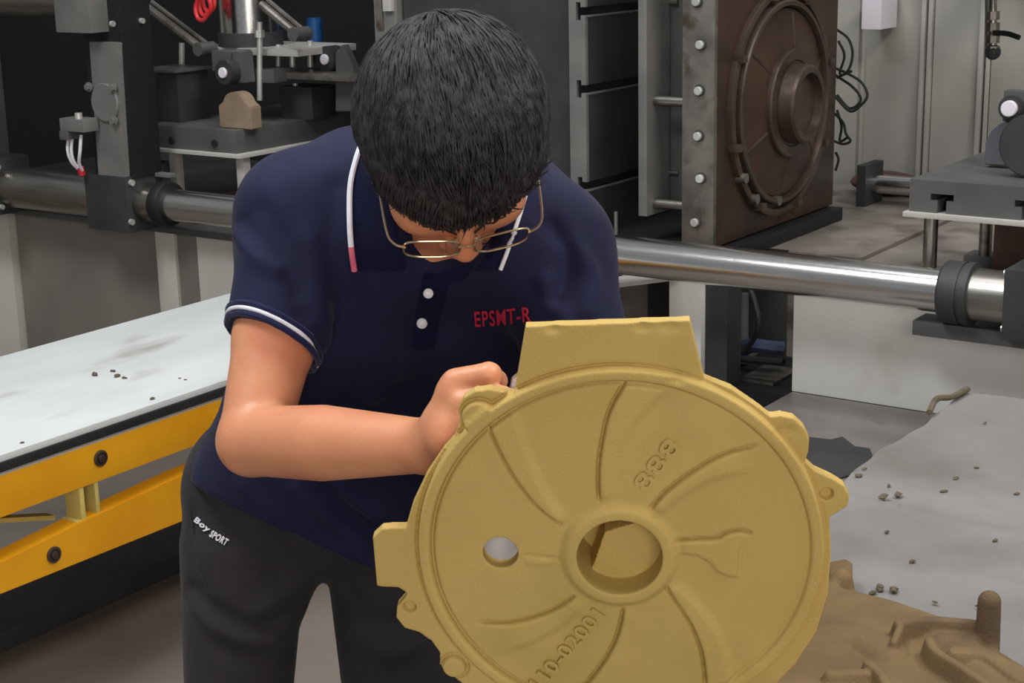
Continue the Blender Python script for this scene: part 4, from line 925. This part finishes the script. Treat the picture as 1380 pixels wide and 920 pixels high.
def fn_cut(x, y, z):
    pl = -((x - hemP[0]) * hn2[0] + (y - hemP[1]) * hn2[1] + (z - hemP[2]) * hn2[2])
    px, py, pz = x - hemP[0], y - hemP[1], z - hemP[2]; t = px * axR[0] + py * axR[1] + pz * axR[2]
    rad = np.sqrt(np.maximum(px * px + py * py + pz * pz - t * t, 0)) - 0.0625
    return np.maximum(np.maximum(pl, rad), t - 0.10)
sv.put(fn_cut, hemP - 0.09, hemP + 0.09, 0.0, 'c')
# open neck: the throat shows between the collar leaves
sv.cone(D(578, 335, 1.65), D(583, 362, 1.655), 0.030, 0.020, 0.008, 'c')
sme = sv.mesh('polo_shirt', smooth=3)
FOLDS = []
def fold(pts, amp, wd): FOLDS.append((pts, amp, wd))
sb = bvh_of(sme)
def hit(bv, px, py, off=0.0, base=None):
    r_ = Vector(ray(px, py)).normalized(); o_ = Vector(CAM) - (Vector(base) if base is not None else Vector((0, 0, 0)))
    loc, nor, idx, dist = bv.ray_cast(o_, r_)
    if loc is None: return None
    if nor.dot(r_) > 0: nor = -nor
    return np.array(loc + nor * off + (Vector(base) if base is not None else Vector((0, 0, 0))))
for pts, amp, wd in (([(322, 318), (345, 345), (372, 362)], 0.006, 0.010), ([(330, 300), (372, 352), (398, 392)], -0.004, 0.010), ([(350, 285), (398, 345), (412, 420)], -0.006, 0.014),
                     ([(300, 390), (330, 408), (362, 412)], -0.004, 0.008), ([(410, 330), (430, 420), (436, 520)], 0.006, 0.018), ([(455, 250), (448, 330), (470, 400)], -0.006, 0.014),
                     ([(745, 300), (768, 345), (752, 400)], -0.009, 0.011), ([(770, 330), (795, 370), (790, 420)], 0.008, 0.012), ([(735, 380), (760, 430), (770, 470)], 0.006, 0.012),
                     ([(640, 500), (560, 520), (470, 505)], -0.005, 0.014), ([(620, 470), (560, 480), (500, 540)], 0.006, 0.014), ([(430, 470), (480, 540), (560, 560)], -0.006, 0.016),
                     ([(440, 660), (470, 690), (520, 730)], -0.008, 0.012), ([(400, 655), (440, 690), (480, 735)], 0.007, 0.012), ([(455, 655), (500, 690), (560, 700)], 0.008, 0.012),
                     ([(270, 560), (280, 610), (290, 650)], 0.005, 0.012), ([(330, 655), (350, 680), (380, 710)], 0.004, 0.014), ([(600, 385), (590, 440), (585, 500)], 0.003, 0.010)):
    h_ = [hit(sb, *q) for q in pts]
    if all(q is not None for q in h_): fold([q for q in curve_pts(h_, 16)], amp, wd)
co = np.array([v.co for v in sme.vertices]); no = np.array([v.normal for v in sme.vertices])
for pts, amp, wd in FOLDS:
    P_ = np.array(pts); d_ = np.full(len(co), 9.0)
    for q in range(len(P_) - 1):
        a, b_ = P_[q], P_[q + 1]; ab = b_ - a; t = np.clip(((co - a) @ ab) / (ab @ ab + 1e-12), 0, 1)
        d_ = np.minimum(d_, np.linalg.norm(co - a - t[:, None] * ab, axis=1))
    co = co + no * (amp * np.exp(-(d_ / wd) ** 2))[:, None]
# slow drape
co = co + no * (0.0022 * np.sin(co[:, 0] * 38 + co[:, 2] * 21) * np.sin(co[:, 1] * 31 - co[:, 2] * 27))[:, None]
sme.vertices.foreach_set('co', co.ravel()); sme.update()
sb = bvh_of(sme)
shirt = link('polo_shirt', sme, M['navy'], person)
tag(shirt, 'navy short-sleeved polo shirt')

def ribbon(name, pts, wd, m, parent, bv, off=0.003, thick=0.0014, base=None):
    """flat band laid on a surface along pixel points"""
    P_ = [hit(bv, *q, off, base) for q in pts]; P_ = [p for p in P_ if p is not None]
    return MB().tube(curve_pts(P_, 40), wd, 8).build(name, m, parent)
# sleeve hem: ribbed band and white line all round the sleeve
def sleeve_ring(c, n_, r0, shift, rad, name, m, sleeve_axis):
    u = nrm(np.cross(n_, _z)); v = np.cross(n_, u); P_ = []
    for a in np.linspace(0, 2 * pi, 49):
        d = u * cos(a) + v * sin(a); d = nrm(d)
        o_ = c + n_ * shift; loc, nor, i_, ds_ = sb.ray_cast(Vector(o_ + d * 0.075), Vector(-d), 0.08)
        q = np.array(loc) if loc is not None else o_ + d * r0
        if np.linalg.norm(q - o_) < r0 * 0.8 or np.linalg.norm(q - o_) > r0 * 1.25: q = o_ + d * r0
        P_.append(q + d * 0.0005)
    return MB().tube(P_, rad, 8).build(name, m, shirt)
sleeve_ring(hemP, hn2, 0.050, -0.0065, 0.0022, 'sleeve_piping', M['piping'], axR)
sleeve_ring(hemP, hn2, 0.049, -0.0015, 0.0034, 'sleeve_band', M['collar'], axR)
sleeve_ring(hemP, hn2, 0.050, -0.0120, 0.0026, 'sleeve_band', M['collar'], axR)

# collar leaves lying on the shirt
def patch(name, outer, inner, m, parent, bv, off, rows=14, cols=8, lift=0.0, thick=0.003):
    O = [hit(bv, *q, off) for q in outer]; I = [hit(bv, *q, off) for q in inner]
    O = np.array(curve_pts(O, 40)); I = np.array(curve_pts(I, 40))
    f = lambda A, t: np.array([np.interp(t * (len(A) - 1), np.arange(len(A)), A[:, k]) for k in range(3)])
    bm2 = bmesh.new(); R_ = []
    for j in range(rows):
        a, b_ = f(O, j / (rows - 1)), f(I, j / (rows - 1)); row = []
        for i in range(cols):
            s_ = i / (cols - 1); q = a + (b_ - a) * s_ - np.array(FWD) * lift * sin(pi * min(1, s_ * 0.9)) 
            row.append(bm2.verts.new(q))
        R_.append(row)
    for j in range(rows - 1):
        for i in range(cols - 1): bm2.faces.new((R_[j][i], R_[j][i + 1], R_[j + 1][i + 1], R_[j + 1][i]))
    bmesh.ops.solidify(bm2, geom=bm2.faces[:], thickness=thick); bmesh.ops.recalc_face_normals(bm2, faces=bm2.faces[:])
    me2 = bpy.data.meshes.new(name); bm2.to_mesh(me2); bm2.free(); me2.shade_smooth(); me2.set_sharp_from_angle(angle=radians(50))
    return link(name, me2, m, parent), O
oL = [(490, 200), (482, 222), (476, 255), (474, 300), (476, 335), (480, 361)]
iL = [(520, 225), (522, 250), (528, 285), (536, 320), (543, 345), (546, 362)]
colL, OL = patch('collar', oL, iL, M['collar'], shirt, sb, 0.006, lift=0.006)
nO = len(OL)
MB().tube([p - FWD * 0.003 for p in OL[:int(nO * 0.80)]], 0.0030, 8).build('collar_piping', M['piping'], colL)
MB().tube([p - FWD * 0.003 for p in OL[int(nO * 0.80) - 1:]], 0.0030, 8).build('collar_piping', M['pink'], colL)
oR = [(706, 268), (700, 290), (692, 315), (684, 340), (676, 362)]
iR = [(672, 300), (668, 315), (662, 330), (654, 345), (640, 362)]
colR, OR = patch('collar', oR, iR, M['collar'], shirt, sb, 0.006, lift=0.005)
MB().tube([p - FWD * 0.003 for p in OR], 0.0022, 8).build('collar_piping', M['piping'], colR)
patch('placket', [(572, 366), (566, 395), (560, 430), (553, 470)], [(608, 372), (600, 400), (592, 432), (585, 470)], M['collar'], shirt, sb, 0.0025, lift=0.001, thick=0.002)
patch('collar_stand', [(568, 374), (574, 380), (582, 385)], [(640, 352), (628, 372), (600, 384)], M['collar'], shirt, sb, 0.004, rows=6, lift=0.002, thick=0.003)
for px, py, r_ in ((570, 430, 0.0056), (579, 389, 0.0052)):
    p = hit(sb, px, py, 0.007); n_ = -nrm(FWD)
    MB().lathe(p, n_, [(0, r_ * 0.7), (0.0008, r_), (0.0022, r_), (0.0028, r_ * 0.85), (0.0020, r_ * 0.55)], 24).build('button', M['button'], shirt)

def text_on(bv, txt, px0, px1, hgt, m, name, parent, base=None, bold=0.0, depth=0.0006):
    """lettering laid on cloth: each vertex is carried onto the surface"""
    t = text_mesh(txt, 1.0, depth, name, bold); xs = [v.co.x for v in t.vertices]; ys = [v.co.y for v in t.vertices]
    a, b_ = np.array(px0, float), np.array(px1, float); e = b_ - a; ln = np.linalg.norm(e); up = np.array([e[1], -e[0]]) / ln
    for v in t.vertices:
        q = a + e * (v.co.x - min(xs)) / (max(xs) - min(xs)) + up * hgt * ((v.co.y - min(ys)) / (max(ys) - min(ys)) - 0.5)
        v.co = Vector(hit(bv, q[0], q[1], 0.0012 + (0.0008 if v.co.z > 0 else 0.0), base))
    return link(name, t, m, parent)
text_on(sb, 'EPSMT-R', (640, 429), (716, 424), 21, M['red_thread'], 'embroidery', shirt, bold=0.010)

# ---- trousers
tv = Vol((FEET[0] - 0.36, FEET[1] - 0.40, -0.02), (FEET[0] + 0.42, FEET[1] + 0.34, 1.04), 0.0052)
HR, HL = D(328, 735, 1.975), D(530, 740, 1.965)
def down(p, zz, dx=0.0, dy=0.0): return np.array([p[0] + dx, p[1] + dy, zz])
KR = D(312, 925, 1.975); KR = KR + (KR - D(324, 790, 1.975)) * 0.55; KL = D(547, 925, 1.965); KL = KL + (KL - D(537, 790, 1.965)) * 0.55
KR = down(KR, 0.50); KL = down(KL, 0.50)
AR, AL = down(KR, 0.09, *(0.03 * TOC[:2] * -1 - 0.015 * _r0[:2])), down(KL, 0.09, *(0.03 * TOC[:2] * -1 + 0.02 * _r0[:2]))
tv.cone(D(345, 674, 1.985), D(520, 682, 1.975), 0.086, 0.086, 0.02); tv.cone(D(350, 640, 1.985), D(520, 655, 1.975), 0.080, 0.080, 0.04)
for hp, kn, an, kr in ((HR, KR, AR, 0.054), (HL, KL, AL, 0.064)):
    tv.cone(hp, kn, 0.0765 + (kr - 0.054) * 0.5, kr, 0.012); tv.cone(kn, an, kr, 0.050, 0.02)
    if kr < 0.06: tv.cone(D(398, 722, 1.97), D(372, 800, 1.97), 0.052, 0.040, 0.02)
    tv.cone(an, down(an, 0.035), 0.050, 0.054, 0.01)
    tv.half(down(an, 0.03), (0, 0, -1))
tme = tv.mesh('trousers', smooth=3)
tb_ = bvh_of(tme)
co = np.array([v.co for v in tme.vertices]); no = np.array([v.normal for v in tme.vertices])
for pts, amp, wd in (([(258, 795), (300, 830), (350, 845), (400, 820)], -0.007, 0.012), ([(262, 815), (310, 855), (370, 862)], 0.006, 0.012), ([(262, 690), (258, 740), (275, 790)], -0.003, 0.009),
                     ([(420, 770), (380, 800), (345, 830)], 0.005, 0.014), ([(300, 870), (345, 890), (385, 880)], -0.005, 0.013), ([(470, 800), (500, 830), (540, 840)], -0.005, 0.013), ([(480, 850), (520, 880), (560, 870)], 0.005, 0.013)):
    h_ = [hit(tb_, *q) for q in pts]
    if any(q is None for q in h_): continue
    P_ = np.array(curve_pts(h_, 16)); d_ = np.full(len(co), 9.0)
    for q in range(len(P_) - 1):
        a, b_ = P_[q], P_[q + 1]; ab = b_ - a; t = np.clip(((co - a) @ ab) / (ab @ ab + 1e-12), 0, 1)
        d_ = np.minimum(d_, np.linalg.norm(co - a - t[:, None] * ab, axis=1))
    co = co + no * (amp * np.exp(-(d_ / wd) ** 2))[:, None]
tme.vertices.foreach_set('co', co.ravel()); tme.update(); tb_ = bvh_of(tme)
trous = link('trousers', tme, M['trouser'], person); tag(trous, 'charcoal sports trousers')
text_on(tb_, 'Boy', (264, 700), (283, 715), 10, M['print_white'], 'pocket_print', trous, bold=0.03)
text_on(tb_, 'SPORT', (285, 718), (307, 731), 10, M['print_white'], 'pocket_print', trous, bold=0.03)
ribbon('pocket_seam', [(256, 686), (262, 720), (268, 760), (282, 800)], 0.0012, M['trouser'], trous, tb_, 0.0004)
# shoes
for an in (AR, AL):
    sh = Vol(np.array([an[0] - 0.28, an[1] - 0.32, -0.004]), np.array([an[0] + 0.30, an[1] + 0.22, 0.13]), 0.004)
    toe = np.array([an[0], an[1], 0.03]) + FRONT * 0.15; heel = np.array([an[0], an[1], 0.035]) - FRONT * 0.055
    sh.cone(heel, toe, 0.036, 0.030, 0.0); sh.cone(np.array([an[0], an[1], 0.03]) + FRONT * 0.08, toe, 0.045, 0.038, 0.02, flat=((0, 0, 1), 0.7)); sh.cone(np.array([an[0], an[1], 0.06]) - FRONT * 0.02, np.array([an[0], an[1], 0.085]), 0.042, 0.040, 0.02)
    sh.half((0, 0, 0.0005), (0, 0, -1))
    sme2 = sh.mesh('shoe', 2); s_o = link('shoe', sme2, M['shoe'], person)
    z0 = min(v.co.z for v in sme2.vertices); sme2.transform(Matrix.Translation((0, 0, -z0 + 0.0005)))

# ---- hair: a fitted cap and many strands
hvv = Vol(HEAD - 0.17, HEAD + 0.17, 0.003)
hvv.ell(hd(0, -0.014, 0.032), (HX, HY, HZ), (0.0915, 0.096, 0.096))
hvv.ell(hd(0, -0.028, 0.000), (HX, HY, HZ), (0.0860, 0.070, 0.085), 0.02)
hvv.ell(hd(0, 0.030, 0.055), (HX, HY, HZ), (0.070, 0.066, 0.060), 0.03)
def hairline(x, y, z):
    px, py, pz = x - HEAD[0], y - HEAD[1], z - HEAD[2]
    a = px * HX[0] + py * HX[1] + pz * HX[2]; b_ = px * HY[0] + py * HY[1] + pz * HY[2]; c_ = px * HZ[0] + py * HZ[1] + pz * HZ[2]
    line = np.interp(b_.ravel(), [-0.12, -0.05, 0.02, 0.05, 0.075, 0.10], [-0.06, -0.045, -0.005, 0.028, 0.052, 0.062]).reshape(b_.shape)
    line = line - 0.030 * np.clip(a / 0.06, 0, 1) * np.clip((b_ - 0.02) / 0.06, 0, 1)
    return (line - c_) * 0.8
hvv.put(hairline, HEAD - 0.17, HEAD + 0.17, 0.006, 'i')
hme = hvv.mesh('hair', smooth=2)
hob = link('hair', hme, M['hair'], person); tag(hob, 'short straight black hair')
hb = bvh_of(hme); Hbase = Vector(FEET)
verts, faces = [], []
whorl = nrm([0.05, -0.93, 0.36])
N = 6500
cent = Vector(hd(0, -0.014, 0.03) - FEET)
def cap_point(dirv):
    d = Vector(HX * dirv[0] + HY * dirv[1] + HZ * dirv[2]).normalized()
    loc, nor, i_, ds_ = hb.ray_cast(cent + d * 0.2, -d, 0.3)
    return loc, nor, d
k = 0
while k < N:
    v = RNG.normal(size=3); v /= np.linalg.norm(v)
    if v[2] < -0.30: continue
    k += 1
    loc, nor, d = cap_point(v)
    if loc is None or (loc - cent).length < 0.06: continue
    # flow away from the whorl, mostly forwards over the brow
    fl = v - whorl * (v @ whorl); fl = fl - v * (fl @ v); nf = np.linalg.norm(fl)
    fl = fl / (nf + 1e-6) if nf > 0.05 else nrm(np.cross(v, [1, 0, 0.2]))
    fl = nrm(fl + RNG.normal(size=3) * 0.16 + np.array([0, 0.25, 0]))
    f3 = Vector(HX * fl[0] + HY * fl[1] + HZ * fl[2]); f3 = (f3 - nor * f3.dot(nor)).normalized()
    L = RNG.uniform(0.026, 0.058) * (1.0 if v[2] > 0.25 else 0.45); wd = RNG.uniform(0.0010, 0.0024)
    sdv = f3.cross(nor).normalized(); lift = RNG.uniform(0.0006, 0.0026); p = loc - nor * 0.001
    n0 = len(verts); S_ = 5
    for i in range(S_):
        t = i / (S_ - 1)
        q = loc + f3 * (L * t) + nor * (lift * sin(pi * min(1, t * 0.85)) - (L * t) ** 2 / 0.20 * 0.92 + 0.0004)
        ww = wd * (1 - t) ** 0.6 + 0.00012
        verts += [tuple(q - sdv * ww), tuple(q + nor * ww * 0.9), tuple(q + sdv * ww)]
        if i:
            a = n0 + (i - 1) * 3; b_ = n0 + i * 3
            for m_ in range(3): faces.append((a + m_, a + (m_ + 1) % 3, b_ + (m_ + 1) % 3, b_ + m_))
for _ in range(1500):
    x_ = RNG.uniform(-0.068, 0.074); z_ = RNG.uniform(0.058, 0.088) - 0.10 * max(0, abs(x_) - 0.045); d = HX * x_ * 1.1 + HY * (0.085 - 6.0 * x_ * x_) + HZ * (z_ - 0.03)
    loc, nor, i_, ds_ = hb.ray_cast(cent + Vector(d).normalized() * 0.2, -Vector(d).normalized(), 0.3)
    if loc is None: continue
    g_ = HY * 0.35 - HZ * 0.93 + HX * (0.25 * x_ / 0.07 + RNG.normal() * 0.12); f3 = Vector(g_); f3 = (f3 - nor * f3.dot(nor)).normalized()
    L = RNG.uniform(0.034, 0.050) * (0.62 if x_ < -0.03 else 0.8 if x_ < 0 else 1.0); wd = RNG.uniform(0.0012, 0.0024); sdv = f3.cross(nor).normalized(); n0 = len(verts)
    for i in range(5):
        t = i / 4; q = loc + f3 * (L * t) + nor * (0.0020 * sin(pi * min(1, t * 0.85)) - (L * t) ** 2 / 0.20 * 0.55 + 0.0006); ww = wd * (1 - t) ** 0.5 + 0.00015
        verts += [tuple(q - sdv * ww), tuple(q + nor * ww * 0.8), tuple(q + sdv * ww)]
        if i:
            a = n0 + (i - 1) * 3; b_ = n0 + i * 3
            for m_ in range(3): faces.append((a + m_, a + (m_ + 1) % 3, b_ + (m_ + 1) % 3, b_ + m_))
st_me = bpy.data.meshes.new('hair_strands'); st_me.from_pydata(verts, [], faces); st_me.update(); st_me.shade_smooth()
st = bpy.data.objects.new('hair_strands', st_me); COL.objects.link(st); st.parent = hob; st_me.materials.append(M['hair']); st['kind'] = 'stuff'
# brows, lash lines, lips
for s_ in (-1, 1):
    P_ = [hd(0.013 * s_, 0.105, 0.019), hd(0.030 * s_, 0.103, 0.0245), hd(0.052 * s_, 0.090, 0.020)]
    Q = []
    for q in curve_pts(P_, 12):
        loc, nor, i_, d_ = bbvh.find_nearest(Vector(q - FEET)); Q.append(np.array(loc) + FEET + np.array(nor) * 0.0006)
    MB().tube(Q, 0.0034, 8, r_end=0.0014).build('eyebrow', M['hair'], person)
    P_ = [hd(0.020 * s_, 0.10, -0.006), hd(0.033 * s_, 0.104, -0.0085), hd(0.047 * s_, 0.095, -0.005)]; Q = []
    for q in curve_pts(P_, 12):
        loc, nor, i_, d_ = bbvh.find_nearest(Vector(q - FEET)); Q.append(np.array(loc) + FEET + np.array(nor) * 0.0004)
    MB().tube(Q, 0.0012, 6).build('eyelashes', M['hair'], person)
for zz in (-0.060, -0.070):
    Q = []
    for x in np.linspace(-0.022, 0.022, 9):
        loc, nor, i_, d_ = bbvh.find_nearest(Vector(hd(x, 0.115, zz) - FEET)); Q.append(np.array(loc) + FEET)
    MB().tube(Q, 0.0024, 8).build('lip', M['lip'], person)

# ---- eyeglasses
gs = empty('eyeglasses', hd(0, 0.109, -0.004), 'thin gold wire eyeglasses low on the nose of the man', 'glasses')
def lens_out(s_, sc=1.0):
    c_ = (0.0345 * s_, 0.0, -0.010); out = []
    for a in np.linspace(0, 2 * pi, 41):
        ca, sa = cos(a), sin(a); x = 0.0275 * sc * np.sign(ca) * abs(ca) ** 0.6; z_ = 0.0195 * sc * np.sign(sa) * abs(sa) ** 0.65
        out.append(hd(c_[0] + x, 0.1085 - 0.006 * ((c_[0] + x) / 0.06) ** 2 - 0.10 * z_, c_[2] + z_))
    return out
for s_ in (-1, 1):
    o_ = lens_out(s_)
    MB().tube(o_, 0.0011, 8).build('rim', M['gold'], gs)
    b2 = bmesh.new(); vs_ = [b2.verts.new(Vector(p)) for p in o_[:-1]]; b2.faces.new(vs_)
    bmesh.ops.solidify(b2, geom=b2.faces[:], thickness=0.0012); me2 = bpy.data.meshes.new('lens'); b2.to_mesh(me2); b2.free(); link('lens', me2, M['lens'], gs)
    MB().tube(curve_pts([hd(0.060 * s_, 0.104, -0.002), hd(0.071 * s_, 0.099, 0.000), hd(0.0765 * s_, 0.084, 0.001), hd(0.078 * s_, 0.03, 0.003), hd(0.0800 * s_, -0.015, 0.004), hd(0.0800 * s_, -0.035, -0.012)], 24), 0.0012, 8).build('temple', M['gold'], gs)
    MB().tube([hd(0.010 * s_, 0.107, -0.008), hd(0.010 * s_, 0.101, -0.014)], 0.0008, 6).ball(hd(0.010 * s_, 0.100, -0.015), 0.003, (1, 1, 1.4), 8).build('nose_pad', M['gold'], gs)
MB().tube(curve_pts([hd(-0.0085, 0.1085, -0.006), hd(0, 0.1105, -0.002), hd(0.0085, 0.1085, -0.006)], 8), 0.0012, 8).build('bridge', M['gold'], gs)
